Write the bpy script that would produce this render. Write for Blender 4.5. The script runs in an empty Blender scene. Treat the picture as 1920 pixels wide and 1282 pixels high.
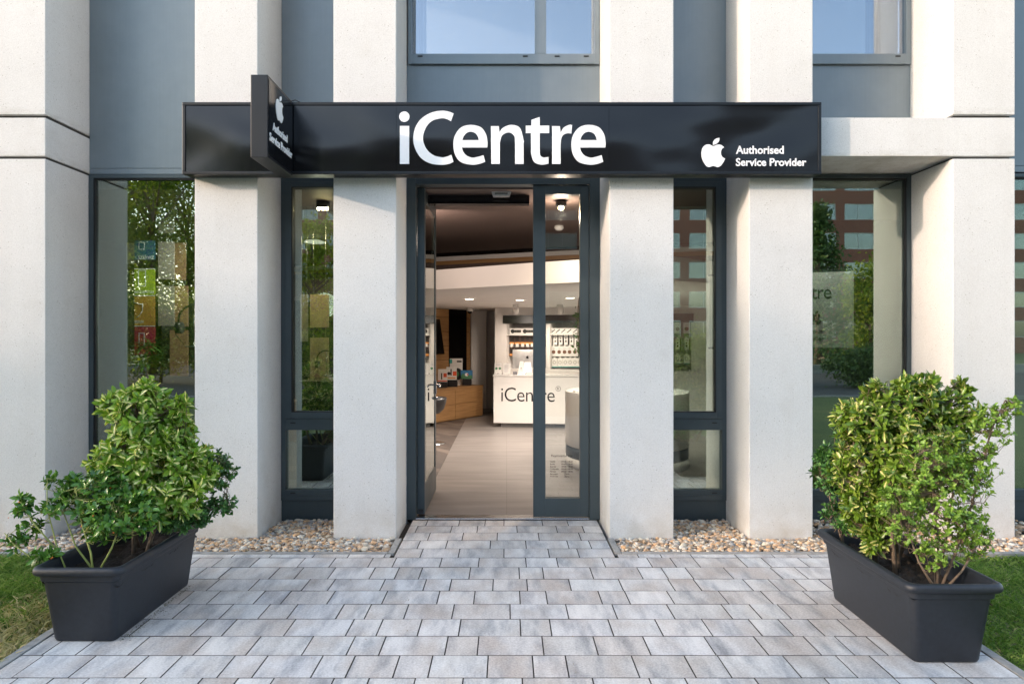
import bpy, bmesh, math, random
import numpy as np
from mathutils import Vector, Matrix
R = math.radians
random.seed(7); rng = np.random.default_rng(7)
scene = bpy.context.scene
COL = scene.collection

# ------------------------------------------------------------------ camera, sky, sun, exposure
EYE = 1.5; F = 1270.0; VX = 950.0; VY = 634.0        # lens and vanishing point used only for measuring real sizes
cd = bpy.data.cameras.new("camera"); cam = bpy.data.objects.new("camera", cd); COL.objects.link(cam)
cam.location = (0, 0, EYE); cam.rotation_euler = (R(90), 0, 0)
cd.sensor_width = 36; cd.lens = 36 * F / 1920
cd.shift_x = 10 / 1920; cd.shift_y = -7 / 1920
cd.clip_start = 0.05; cd.clip_end = 2000
scene.camera = cam
SUN_DIR = Vector((-.903, -.429, .268)).normalized()    # towards the sun
w = bpy.data.worlds.new("World"); scene.world = w; w.use_nodes = True
nt = w.node_tree; bg = nt.nodes["Background"]
sky = nt.nodes.new("ShaderNodeTexSky"); sky.sky_type = 'NISHITA'; sky.sun_disc = False
sky.sun_elevation = math.asin(SUN_DIR.z); sky.sun_rotation = math.atan2(SUN_DIR.x, SUN_DIR.y) % (2 * math.pi)
sky.dust_density = 1.5
hs = nt.nodes.new("ShaderNodeHueSaturation"); hs.inputs['Saturation'].default_value = .80
nt.links.new(sky.outputs[0], hs.inputs['Color']); nt.links.new(hs.outputs[0], bg.inputs[0])
bg.inputs[1].default_value = 0.15
sd = bpy.data.lights.new("sun", 'SUN'); so = bpy.data.objects.new("sun", sd); COL.objects.link(so)
sd.energy = 0.78; sd.angle = R(1.0); sd.color = (1.0, .75, .58)
so.rotation_euler = SUN_DIR.to_track_quat('Z', 'Y').to_euler()
scene.view_settings.view_transform = 'Standard'; scene.view_settings.look = 'None'
scene.view_settings.exposure = 2.07; scene.view_settings.gamma = 1
scene.render.engine = 'CYCLES'
scene.cycles.max_bounces = 10; scene.cycles.transparent_max_bounces = 16
scene.cycles.glossy_bounces = 5; scene.cycles.caustics_reflective = False; scene.cycles.caustics_refractive = False

# ------------------------------------------------------------------ helpers
def PX(px, Y): return (px - VX) / F * Y
def PZ(py, Y): return EYE - (py - VY) / F * Y

def tag(o, label=None, cat=None, group=None, kind=None):
    if label: o['label'] = label
    if cat: o['category'] = cat
    if group: o['group'] = group
    if kind: o['kind'] = kind
    return o
def empty(name, loc=(0, 0, 0), rz=0, label=None, cat=None, group=None):
    o = bpy.data.objects.new(name, None); COL.objects.link(o); o.empty_display_size = .1
    o.location = loc; o.rotation_euler = (0, 0, rz)
    return tag(o, label, cat, group)

class MB:
    """collects shapes, builds ONE mesh object"""
    def __init__(s): s.v = []; s.f = []; s.mi = []; s.sm = []
    def add(s, vs, fs, mi=0, smooth=False):
        b = len(s.v); s.v += [tuple(v) for v in vs]
        for f in fs: s.f.append([b + i for i in f]); s.mi.append(mi); s.sm.append(smooth)
    def box(s, x0, x1, y0, y1, z0, z1, mi=0, bev=0):
        if x1 < x0: x0, x1 = x1, x0
        if y1 < y0: y0, y1 = y1, y0
        if z1 < z0: z0, z1 = z1, z0
        if bev <= 0:
            v = [(x0,y0,z0),(x1,y0,z0),(x1,y1,z0),(x0,y1,z0),(x0,y0,z1),(x1,y0,z1),(x1,y1,z1),(x0,y1,z1)]
            s.add(v, [(0,3,2,1),(4,5,6,7),(0,1,5,4),(1,2,6,5),(2,3,7,6),(3,0,4,7)], mi)
        else:
            bm = bmesh.new(); bmesh.ops.create_cube(bm, size=1)
            for v in bm.verts:
                v.co = Vector(((x0+x1)/2 + v.co.x*(x1-x0), (y0+y1)/2 + v.co.y*(y1-y0), (z0+z1)/2 + v.co.z*(z1-z0)))
            bmesh.ops.bevel(bm, geom=bm.edges[:], offset=bev, segments=2, profile=.6, affect='EDGES')
            s.bm(bm, mi); bm.free()
    def bm(s, bm, mi=0, smooth=False, M=None):
        bm.verts.index_update()
        s.add([(M @ v.co) if M else v.co.copy() for v in bm.verts], [[v.index for v in f.verts] for f in bm.faces], mi, smooth)
    def tube(s, pts, r, n=8, mi=0, caps=True):
        pts = [Vector(p) for p in pts]
        rs = r if isinstance(r, (list, tuple)) else [r] * len(pts)
        vs = []; prev = None
        for i, p in enumerate(pts):
            d = (pts[min(i+1, len(pts)-1)] - pts[max(i-1, 0)]).normalized()
            if prev is None: prev = d.orthogonal().normalized()
            a = (prev - d * prev.dot(d))
            a = a.normalized() if a.length > 1e-6 else d.orthogonal().normalized()
            b = d.cross(a); prev = a
            vs += [p + (a * math.cos(t) + b * math.sin(t)) * rs[i] for t in [2*math.pi*k/n for k in range(n)]]
        fs = []
        for i in range(len(pts) - 1):
            for k in range(n):
                fs.append((i*n+k, i*n+(k+1) % n, (i+1)*n+(k+1) % n, (i+1)*n+k))
        s.add(vs, fs, mi, True)
        if caps:
            b = len(s.v) - len(vs)
            s.f.append([b + k for k in range(n)][::-1]); s.mi.append(mi); s.sm.append(False)
            s.f.append([b + (len(pts)-1)*n + k for k in range(n)]); s.mi.append(mi); s.sm.append(False)
    def lathe(s, prof, c=(0, 0, 0), n=32, mi=0, smooth=True, caps=True):
        vs = []
        for (r, z) in prof:
            vs += [(c[0] + r*math.cos(2*math.pi*k/n), c[1] + r*math.sin(2*math.pi*k/n), c[2] + z) for k in range(n)]
        fs = [(i*n+k, i*n+(k+1) % n, (i+1)*n+(k+1) % n, (i+1)*n+k) for i in range(len(prof)-1) for k in range(n)]
        b = len(s.v); s.add(vs, fs, mi, smooth)
        if caps:
            s.f.append([b + k for k in range(n)][::-1]); s.mi.append(mi); s.sm.append(False)
            s.f.append([b + (len(prof)-1)*n + k for k in range(n)]); s.mi.append(mi); s.sm.append(False)
    def prism(s, poly, z0, z1, mi=0):
        n = len(poly)
        vs = [(x, y, z0) for x, y in poly] + [(x, y, z1) for x, y in poly]
        s.add(vs, [list(range(n))[::-1], list(range(n, 2*n))] + [(i, (i+1) % n, n+(i+1) % n, n+i) for i in range(n)], mi)
    def build(s, name, mats, parent=None, **kw):
        me = bpy.data.meshes.new(name); me.from_pydata(s.v, [], s.f)
        for m in (mats if isinstance(mats, (list, tuple)) else [mats]): me.materials.append(m)
        me.polygons.foreach_set('material_index', s.mi); me.polygons.foreach_set('use_smooth', s.sm)
        me.update()
        o = bpy.data.objects.new(name, me); COL.objects.link(o); o.parent = parent
        return tag(o, **kw)

def np_mesh(name, V, Fc, mats, parent=None, uv=None, smooth=False, mi=None, **kw):
    """V (n,3), Fc (m,k) equal-size faces"""
    me = bpy.data.meshes.new(name); m, k = Fc.shape
    me.vertices.add(len(V)); me.vertices.foreach_set('co', V.astype(np.float32).ravel())
    me.loops.add(m*k); me.loops.foreach_set('vertex_index', Fc.astype(np.int32).ravel())
    me.polygons.add(m); me.polygons.foreach_set('loop_start', np.arange(0, m*k, k, dtype=np.int32))
    for q in (mats if isinstance(mats, (list, tuple)) else [mats]): me.materials.append(q)
    if mi is not None: me.polygons.foreach_set('material_index', mi.astype(np.int32))
    me.update(calc_edges=True)
    if smooth: me.polygons.foreach_set('use_smooth', np.ones(m, dtype=bool))
    if uv is not None:
        l = me.uv_layers.new(name='UVMap'); l.data.foreach_set('uv', uv.astype(np.float32).ravel())
    me.validate()
    o = bpy.data.objects.new(name, me); COL.objects.link(o); o.parent = parent
    return tag(o, **kw)

def copy_tree(o, parent=None):
    c = o.copy(); COL.objects.link(c); c.parent = parent
    for ch in [x for x in bpy.data.objects if x.parent == o]: copy_tree(ch, c)
    return c

# ------------------------------------------------------------------ materials
class NT:
    def __init__(s, name):
        s.m = bpy.data.materials.new(name); s.m.use_nodes = True; s.t = s.m.node_tree
        s.b = s.t.nodes['Principled BSDF']; s.out = s.t.nodes['Material Output']
    def n(s, kind, **kw):
        x = s.t.nodes.new('ShaderNode' + kind)
        for k, v in kw.items():
            if k in x.inputs: x.inputs[k].default_value = v
            else: setattr(x, k, v)
        return x
    def l(s, a, b): s.t.links.new(a, b)
    def coord(s, scale=(1, 1, 1), kind='Object'):
        if kind == 'World': o = s.n('NewGeometry').outputs['Position']
        else: o = s.n('TexCoord').outputs[kind]
        mp = s.n('Mapping'); mp.inputs['Scale'].default_value = scale; s.l(o, mp.inputs[0]); return mp.outputs[0]
    def noise(s, co, scale=5, detail=4, rough=.55):
        x = s.n('TexNoise'); x.inputs['Scale'].default_value = scale; x.inputs['Detail'].default_value = detail
        x.inputs['Roughness'].default_value = rough; s.l(co, x.inputs['Vector']); return x.outputs['Fac']
    def ramp(s, fac, stops, interp='LINEAR'):
        r = s.n('ValToRGB'); r.color_ramp.interpolation = interp; e = r.color_ramp.elements
        while len(e) < len(stops): e.new(.5)
        for q, (p, c) in zip(e, stops):
            q.position = p; q.color = (*c, 1) if len(c) == 3 else c
        s.l(fac, r.inputs[0]); return r.outputs[0]
    def mix(s, f, a, b, mode='MIX'):
        x = s.n('MixRGB', blend_type=mode)
        for i, q in ((0, f), (1, a), (2, b)):
            if hasattr(q, 'is_linked') or hasattr(q, 'links'): s.l(q, x.inputs[i])
            else: x.inputs[i].default_value = q if i == 0 else ((*q, 1) if len(q) == 3 else q)
        return x.outputs[0]
    def bump(s, h, strength=.3, dist=.01):
        x = s.n('Bump'); x.inputs['Strength'].default_value = strength; x.inputs['Distance'].default_value = dist
        s.l(h, x.inputs['Height']); s.l(x.outputs[0], s.b.inputs['Normal']); return x
    def set(s, **kw):
        for k, v in kw.items():
            k = k.replace('_', ' ')
            if isinstance(v, tuple) and len(v) == 3: v = (*v, 1)
            s.b.inputs[k].default_value = v
        return s

def plain(name, col, rough=.5, metal=0, var=.12, scale=12, bump=0, spec=.5):
    t = NT(name); t.set(Roughness=rough, Metallic=metal); t.b.inputs['Specular IOR Level'].default_value = spec
    c = t.coord(); f = t.noise(c, scale, 3)
    t.l(t.ramp(f, [(.3, tuple(x*(1-var) for x in col)), (.7, tuple(min(1, x*(1+var)) for x in col))]), t.b.inputs['Base Color'])
    if bump: t.bump(t.noise(c, scale*8, 3), bump, .004)
    return t.m
def emit(name, col, s):
    t = NT(name); t.set(Base_Color=col); t.b.inputs['Emission Color'].default_value = (*col, 1)
    t.b.inputs['Emission Strength'].default_value = s; return t.m

def mat_concrete():
    t = NT('pale_cast_concrete'); co = t.coord(kind='World')
    big = t.noise(co, 1.1, 5, .6); fine = t.noise(co, 110, 3, .7)
    base = t.ramp(big, [(.3, (.59, .592, .59)), (.5, (.655, .657, .655)), (.75, (.70, .702, .702))])
    base = t.mix(.4, base, t.ramp(fine, [(.3, (.50, .50, .49)), (.7, (.80, .80, .79))]))
    # small open pores and dark grains
    vo = t.n('TexVoronoi'); vo.inputs['Scale'].default_value = 46; t.l(co, vo.inputs['Vector'])
    msk = t.noise(co, 14, 2)
    pore = t.ramp(vo.outputs['Distance'], [(.09, (1, 1, 1)), (.17, (0, 0, 0))])
    pm = t.mix(1, pore, t.ramp(msk, [(.50, (0, 0, 0)), (.60, (1, 1, 1))]), 'MULTIPLY')
    v2 = t.n('TexVoronoi'); v2.inputs['Scale'].default_value = 105; t.l(co, v2.inputs['Vector'])
    g = t.ramp(v2.outputs['Distance'], [(.10, (.6, .6, .6)), (.24, (0, 0, 0))]); g = t.mix(1, g, t.ramp(t.noise(co, 9, 3), [(.38, (0, 0, 0)), (.6, (1, 1, 1))]), 'MULTIPLY')
    pm = t.mix(1, pm, g, 'LIGHTEN')
    base = t.mix(pm, base, (.27, .25, .22))
    # faint vertical water marks
    st = t.noise(t.coord((7, 7, .5), 'World'), 1.0, 4, .6)
    base = t.mix(t.ramp(st, [(.5, (0, 0, 0)), (.85, (.25, .25, .25))]), base, (.55, .535, .51))
    # splash dirt above the gravel
    sep = t.n('SeparateXYZ'); t.l(t.coord(kind='World'), sep.inputs[0])
    mr = t.n('MapRange'); mr.inputs['From Min'].default_value = .32; mr.inputs['From Max'].default_value = .0
    t.l(sep.outputs['Z'], mr.inputs[0])
    d = t.mix(1, mr.outputs[0], t.ramp(t.noise(co, 5, 5, .65), [(.35, (0, 0, 0)), (.75, (.8, .8, .8))]), 'MULTIPLY')
    base = t.mix(d, base, (.42, .37, .30))
    # grime above the open joints
    for za in (3.18, 2.866):
        q = t.n('MapRange'); q.inputs['From Min'].default_value = za+.055; q.inputs['From Max'].default_value = za; t.l(sep.outputs['Z'], q.inputs[0])
        lt = t.n('Math', operation='GREATER_THAN'); t.l(sep.outputs['Z'], lt.inputs[0]); lt.inputs[1].default_value = za-.005
        e_ = t.mix(1, t.mix(1, q.outputs[0], lt.outputs[0], 'MULTIPLY'), t.ramp(t.noise(t.coord((3, 3, 14), 'World'), 2, 5, .7), [(.4, (0, 0, 0)), (.7, (.6, .6, .6))]), 'MULTIPLY')
        base = t.mix(e_, base, (.36, .33, .28))
    bl = t.noise(co, 3.2, 6, .7); base = t.mix(t.ramp(bl, [(.56, (0, 0, 0)), (.75, (.28, .28, .28))]), base, (.5, .485, .455))
    t.l(base, t.b.inputs['Base Color']); t.set(Roughness=.85)
    h = t.mix(.6, t.noise(co, 60, 4), t.mix(1, (1, 1, 1), pm, 'SUBTRACT'))
    t.bump(h, .25, .004); return t.m

def mat_metal(name, col, rough=.38, metal=.55):
    t = NT(name); co = t.coord(kind='World')
    f = t.noise(t.coord((60, 60, 1.5), 'World'), 1, 3, .6); g = t.noise(co, 1.6, 5, .6)
    c = t.ramp(g, [(.3, tuple(x*.84 for x in col)), (.7, tuple(x*1.12 for x in col))])
    c = t.mix(.04, c, t.ramp(f, [(.3, tuple(x*.6 for x in col)), (.7, tuple(min(1, x*1.7) for x in col))]))
    t.l(c, t.b.inputs['Base Color']); t.set(Metallic=metal)
    rr = t.ramp(g, [(.3, (rough-.06,)*3), (.7, (rough+.1,)*3)]); t.l(rr, t.b.inputs['Roughness'])
    t.bump(t.noise(co, 2.2, 2), .12, .02); return t.m

def mat_glass(name, refl=.22, tint=(.80, .88, .84), f0=1.45, rcol=(.95, 1, .98), bump=.0):
    t = NT(name); t.t.nodes.remove(t.b)
    tr = t.n('BsdfTransparent'); tr.inputs[0].default_value = (*tint, 1)
    gl = t.n('BsdfGlossy'); gl.inputs['Roughness'].default_value = .0; gl.inputs[0].default_value = (*rcol, 1)
    if bump:
        b = t.n('Bump'); b.inputs['Strength'].default_value = bump; b.inputs['Distance'].default_value = .02
        t.l(t.noise(t.coord((1, 1, .6), 'World'), 1.7, 2), b.inputs['Height']); t.l(b.outputs[0], gl.inputs['Normal'])
    fr = t.n('Fresnel'); fr.inputs[0].default_value = f0
    ma = t.n('Math', operation='ADD'); ma.use_clamp = True; t.l(fr.outputs[0], ma.inputs[0]); ma.inputs[1].default_value = refl
    mx = t.n('MixShader'); t.l(ma.outputs[0], mx.inputs[0]); t.l(tr.outputs[0], mx.inputs[1]); t.l(gl.outputs[0], mx.inputs[2])
    t.l(mx.outputs[0], t.out.inputs[0]); return t.m

def mat_acrylic():
    t = NT('black_ribbed_acrylic'); co = t.coord(kind='World')
    t.set(Base_Color=(.004, .005, .007), Roughness=.17); t.b.inputs['Specular IOR Level'].default_value = .42
    t.b.inputs['Coat Weight'].default_value = .0; t.b.inputs['Coat Roughness'].default_value = .05
    wv = t.noise(t.coord((1.1, 1.1, 1.7), 'World'), 1.5, .6, .3)
    rib = t.n('TexWave', wave_type='BANDS', bands_direction='X'); rib.inputs['Scale'].default_value = 42
    t.l(co, rib.inputs[0])
    b1 = t.n('Bump'); b1.inputs['Strength'].default_value = .6; b1.inputs['Distance'].default_value = .11; t.l(wv, b1.inputs['Height'])
    b2 = t.n('Bump'); b2.inputs['Strength'].default_value = .06; b2.inputs['Distance'].default_value = .002
    t.l(rib.outputs['Fac'], b2.inputs['Height']); t.l(b1.outputs[0], b2.inputs['Normal'])
    t.l(b2.outputs[0], t.b.inputs['Normal']); t.l(b1.outputs[0], t.b.inputs['Coat Normal']); return t.m

def mat_paver():
    t = NT('streaked_grey_pavers'); rnd = t.n('NewGeometry').outputs['Random Per Island']
    # every block gets its own patch of the streak pattern
    pos = t.n('NewGeometry').outputs['Position']
    cmb = t.n('CombineXYZ'); ml = t.n('Math', operation='MULTIPLY'); t.l(rnd, ml.inputs[0]); ml.inputs[1].default_value = 57.
    t.l(ml.outputs[0], cmb.inputs[0]); t.l(ml.outputs[0], cmb.inputs[1])
    ad = t.n('VectorMath', operation='ADD'); t.l(pos, ad.inputs[0]); t.l(cmb.outputs[0], ad.inputs[1])
    mp = t.n('Mapping'); mp.inputs['Scale'].default_value = (10, 2.4, 1); mp.inputs['Rotation'].default_value = (0, 0, R(12)); t.l(ad.outputs[0], mp.inputs[0])
    st = t.noise(mp.outputs[0], 1, 6, .62)
    mp2 = t.n('Mapping'); mp2.inputs['Scale'].default_value = (5, 3, 1); t.l(ad.outputs[0], mp2.inputs[0])
    s2 = t.noise(mp2.outputs[0], 1, 3, .5)
    c = t.ramp(st, [(.30, (.29, .30, .31)), (.41, (.44, .445, .455)), (.5, (.585, .58, .57)), (.66, (.70, .69, .67))])
    warm = t.ramp(s2, [(.46, (0, 0, 0)), (.68, (.7, .7, .7))])
    c = t.mix(warm, c, (.475, .42, .375))
    tone = t.ramp(rnd, [(0, (.74, .73, .72)), (.25, (.97, .99, 1)), (.5, (.84, .81, .79)), (.72, (.92, .94, .97)), (1, (1, .99, .98))])
    c = t.mix(1, c, tone, 'MULTIPLY')
    fn = t.noise(t.coord(kind='World'), 95, 5, .75)
    c = t.mix(.55, c, t.ramp(fn, [(.32, (.25, .25, .25)), (.68, (.78, .78, .78))]), 'OVERLAY')
    dirt = t.noise(t.coord(kind='World'), 2.1, 5, .65)
    c = t.mix(t.ramp(dirt, [(.55, (0, 0, 0)), (.8, (.35, .35, .35))]), c, (.24, .22, .19))
    t.l(c, t.b.inputs['Base Color']); t.set(Roughness=.7)
    t.bump(t.noise(t.coord(kind='World'), 90, 5, .6), .35, .004); return t.m

def island(name, stops, rough=.6, bumpscale=60, interp='LINEAR', mul=None):
    t = NT(name); rnd = t.n('NewGeometry').outputs['Random Per Island']
    c = t.ramp(rnd, stops, interp)
    c = t.mix(.35, c, t.ramp(t.noise(t.coord(kind='World'), bumpscale, 3), [(.3, (.2, .19, .17)), (.7, (.7, .68, .64))]), 'OVERLAY')
    t.l(c, t.b.inputs['Base Color']); t.set(Roughness=rough); return t.m

def mat_leaf(name, greens, yellow=0., ycol=(.62, .60, .20), rough=.32, trans=.25, mid=(.12, .20, .03)):
    t = NT(name); rnd = t.n('NewGeometry').outputs['Random Per Island']
    n = len(greens); c = t.ramp(rnd, [(i/(n-1), g) for i, g in enumerate(greens)])
    uv = t.n('SeparateXYZ'); t.l(t.n('TexCoord').outputs['UV'], uv.inputs[0])
    if yellow > 0:
        # leaf middle is cream/yellow with an uneven edge on part of the leaves
        sub = t.n('Math', operation='SUBTRACT'); t.l(uv.outputs['X'], sub.inputs[0]); sub.inputs[1].default_value = .5
        ab = t.n('Math', operation='ABSOLUTE'); t.l(sub.outputs[0], ab.inputs[0])
        nz = t.noise(t.coord(kind='World'), 90, 3); mm = t.n('Math', operation='MULTIPLY_ADD'); t.l(nz, mm.inputs[0]); mm.inputs[1].default_value = .30; t.l(ab.outputs[0], mm.inputs[2])
        strip = t.ramp(mm.outputs[0], [(.30, (1, 1, 1)), (.34, (0, 0, 0))])
        r2 = t.n('Math', operation='MULTIPLY'); t.l(rnd, r2.inputs[0]); r2.inputs[1].default_value = 37.17
        fr = t.n('Math', operation='FRACT'); t.l(r2.outputs[0], fr.inputs[0])
        sel = t.ramp(fr.outputs[0], [(yellow-.02, (1, 1, 1)), (yellow, (0, 0, 0))])
        c = t.mix(t.mix(1, strip, sel, 'MULTIPLY'), c, ycol)
    else:
        sub = t.n('Math', operation='SUBTRACT'); t.l(uv.outputs['X'], sub.inputs[0]); sub.inputs[1].default_value = .5
        ab = t.n('Math', operation='ABSOLUTE'); t.l(sub.outputs[0], ab.inputs[0])
        c = t.mix(t.ramp(ab.outputs[0], [(.02, (.7, .7, .7)), (.07, (0, 0, 0))]), c, mid)
    t.l(c, t.b.inputs['Base Color']); t.set(Roughness=rough)
    tl = t.n('BsdfTranslucent'); cc = t.mix(1, c, (1.0, 1.0, .35), 'MULTIPLY'); t.l(cc, tl.inputs[0])
    mx = t.n('MixShader'); mx.inputs[0].default_value = trans
    t.l(t.b.outputs[0], mx.inputs[1]); t.l(tl.outputs[0], mx.inputs[2]); t.l(mx.outputs[0], t.out.inputs[0]); return t.m

def mat_wood(name, c1, c2, sc=(1.5, 1.5, 30), rough=.45):
    t = NT(name); f = t.noise(t.coord(sc), 2, 6, .65)
    t.l(t.ramp(f, [(.3, c1), (.7, c2)]), t.b.inputs['Base Color']); t.set(Roughness=rough); return t.m

M = {}
M['concrete'] = mat_concrete()
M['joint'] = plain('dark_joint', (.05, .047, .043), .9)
M['panel'] = mat_metal('grey_blue_metal_panel', (.20, .24, .265), .40, .35)
M['frame'] = mat_metal('dark_grey_window_frame', (.060, .082, .093), .38, .3)
M['gasket'] = plain('black_gasket', (.01, .01, .011), .6)
M['glass'] = mat_glass('shop_window_glass', .19, (.78, .87, .82), 1.55, rcol=(.92, 1, .95), bump=.02)
M['glass_up'] = mat_glass('blue_coated_glass', .24, (.55, .62, .68), 1.6, (.70, .77, .86))
M['glass_door'] = mat_glass('clear_door_glass', .015, (.93, .95, .94), 1.4)
M['acrylic'] = mat_acrylic()
M['signframe'] = mat_metal('black_aluminium_trim', (.005, .007, .010), .38, .2)
M['white'] = plain('white_letter_acrylic', (.86, .87, .89), .35, var=.02)
M['paver'] = mat_paver()
M['sand'] = plain('joint_sand', (.02, .018, .016), .95, scale=60, var=.4)
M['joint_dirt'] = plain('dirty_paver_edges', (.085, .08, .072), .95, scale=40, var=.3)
M['kerb'] = plain('grey_concrete_kerb', (.30, .295, .28), .85, scale=25, var=.2, bump=.3)
M['pebble'] = island('mixed_river_pebbles', [(0, (.66, .58, .46)), (.14, (.36, .26, .17)), (.26, (.52, .47, .40)), (.38, (.60, .38, .21)), (.5, (.25, .22, .19)), (.6, (.70, .65, .57)), (.7, (.48, .34, .23)), (.8, (.35, .34, .33)), (.9, (.64, .44, .28)), (1, (.74, .70, .62))], .55, 120, 'CONSTANT')
M['soil'] = plain('dark_potting_soil', (.028, .019, .013), .95, scale=80, var=.6, bump=.8)
M['planter'] = plain('charcoal_moulded_plastic', (.0125, .0165, .024), .5, scale=40, var=.18, bump=.12)
M['bark'] = plain('grey_brown_bark', (.16, .12, .085), .85, scale=30, var=.35, bump=.5)
M['greenstem'] = plain('yellow_green_stem', (.30, .34, .09), .55, scale=20)
M['berry'] = plain('orange_berry', (.75, .22, .04), .3)
M['leaf_var'] = mat_leaf('variegated_leaf', [(.09, .20, .02), (.17, .33, .03), (.27, .44, .05), (.12, .25, .025), (.36, .50, .07)], .42, (.78, .76, .34), trans=.32)
M['leaf_var2'] = mat_leaf('yellow_edged_leaf', [(.06, .13, .015), (.11, .21, .02), (.19, .30, .03), (.08, .16, .016), (.26, .36, .045)], .27, (.62, .58, .22))
M['leaf_holly'] = mat_leaf('glossy_holly_leaf', [(.035, .11, .025), (.075, .20, .035), (.16, .33, .05), (.05, .15, .03)], 0, rough=.2, trans=.15)
M['leaf_dark'] = mat_leaf('dark_green_leaf', [(.03, .10, .03), (.06, .17, .045), (.11, .26, .06), (.04, .13, .035)], 0, rough=.3, trans=.18)
M['leaf_light'] = mat_leaf('fine_light_green_leaf', [(.13, .27, .035), (.20, .36, .05), (.28, .45, .07), (.15, .29, .04)], 0, rough=.4, trans=.35, mid=(.3, .4, .1))
M['leaf_tree'] = mat_leaf('tree_leaf', [(.07, .14, .015), (.18, .27, .03), (.36, .40, .05), (.09, .17, .02)], 0, rough=.45, trans=.55)
M['leaf_conifer'] = mat_leaf('conifer_leaf', [(.03, .075, .02), (.07, .14, .03), (.11, .19, .04)], 0, rough=.5, trans=.2)
M['grass'] = mat_leaf('grass_blade', [(.05, .13, .02), (.15, .29, .05), (.32, .42, .13), (.09, .2, .03)], 0, rough=.5, trans=.3)
M['drygrass'] = mat_leaf('dry_grass_blade', [(.50, .40, .22), (.34, .34, .12), (.62, .52, .32), (.24, .28, .09)], 0, rough=.7, trans=.2, mid=(.4, .33, .2))
M['chrome'] = plain('brushed_steel', (.62, .63, .65), .22, 1, .05)
M['blackplastic'] = plain('black_plastic', (.012, .012, .014), .35)
M['whitepaint'] = plain('white_wall_paint', (.80, .78, .76), .8, scale=2, var=.03)
M['whitegloss'] = plain('white_lacquer', (.82, .80, .77), .22, scale=2, var=.02)
M['ceil_dark'] = mat_wood('dark_brown_ceiling', (.13, .092, .08), (.17, .125, .108), (2, 30, 2), .6)
M['oak'] = mat_wood('oak_veneer', (.36, .19, .075), (.55, .32, .14), (1.3, 1.3, 26))
M['blackgloss'] = plain('black_gloss_panel', (.008, .007, .007), .15)
M['lamp'] = emit('lit_lamp', (1, .80, .55), 22)
M['lamp_soft'] = emit('lit_downlight', (1, .86, .68), 7)
M['brick'] = None

def mat_floor():
    t = NT('beige_grey_floor_tiles'); co = t.coord(kind='World')
    st = t.noise(t.coord((1.2, 7, 1), 'World'), 1, 6, .6)
    c = t.ramp(st, [(.3, (.15, .135, .125)), (.7, (.235, .212, .20))])
    br = t.n('TexBrick'); br.offset = .0; br.inputs['Scale'].default_value = 1; br.inputs['Mortar Size'].default_value = .004
    br.inputs['Brick Width'].default_value = .9; br.inputs['Row Height'].default_value = .9; t.l(co, br.inputs['Vector'])
    br.inputs['Color1'].default_value = (1, 1, 1, 1); br.inputs['Color2'].default_value = (.9, .9, .9, 1); br.inputs['Mortar'].default_value = (.72, .7, .68, 1)
    c = t.mix(1, c, br.outputs['Color'], 'MULTIPLY'); t.l(c, t.b.inputs['Base Color']); t.set(Roughness=.42)
    return t.m
M['floor'] = mat_floor()
def mat_carpet():
    t = NT('dark_herringbone_floor'); br = t.n('TexBrick'); br.offset = .5
    mp = t.n('Mapping'); mp.inputs['Rotation'].default_value = (0, 0, R(52)); t.l(t.n('NewGeometry').outputs['Position'], mp.inputs[0])
    t.l(mp.outputs[0], br.inputs['Vector']); br.inputs['Scale'].default_value = 1
    br.inputs['Brick Width'].default_value = .6; br.inputs['Row Height'].default_value = .15; br.inputs['Mortar Size'].default_value = .003
    br.inputs['Color1'].default_value = (.045, .036, .032, 1); br.inputs['Color2'].default_value = (.15, .118, .098, 1); br.inputs['Mortar'].default_value = (.03, .03, .03, 1)
    t.l(br.outputs['Color'], t.b.inputs['Base Color']); t.set(Roughness=.6); return t.m
M['carpet'] = mat_carpet()
def mat_brick():
    t = NT('red_brick'); br = t.n('TexBrick'); co = t.n('NewGeometry').outputs['Position']
    mp = t.n('Mapping'); mp.inputs['Rotation'].default_value = (R(90), 0, 0); t.l(co, mp.inputs[0]); t.l(mp.outputs[0], br.inputs['Vector'])
    br.inputs['Scale'].default_value = 1; br.inputs['Brick Width'].default_value = .25; br.inputs['Row Height'].default_value = .08
    br.inputs['Mortar Size'].default_value = .008
    br.inputs['Color1'].default_value = (.30, .085, .05, 1); br.inputs['Color2'].default_value = (.22, .06, .038, 1); br.inputs['Mortar'].default_value = (.3, .22, .18, 1)
    t.l(br.outputs['Color'], t.b.inputs['Base Color']); t.set(Roughness=.85); return t.m
M['brick'] = mat_brick()
def mat_lawn():
    t = NT('lawn_soil'); co = t.coord(kind='World')
    c = t.ramp(t.noise(co, 1.3, 5, .6), [(.35, (.05, .10, .02)), (.6, (.09, .15, .03)), (.75, (.17, .15, .07))])
    c = t.mix(.4, c, t.ramp(t.noise(co, 40, 4), [(.3, (.03, .035, .012)), (.7, (.16, .17, .06))]))
    t.l(c, t.b.inputs['Base Color']); t.set(Roughness=.95); return t.m
M['lawn'] = mat_lawn()
M['asphalt'] = plain('asphalt', (.06, .06, .062), .85, scale=30, var=.2)

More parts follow.
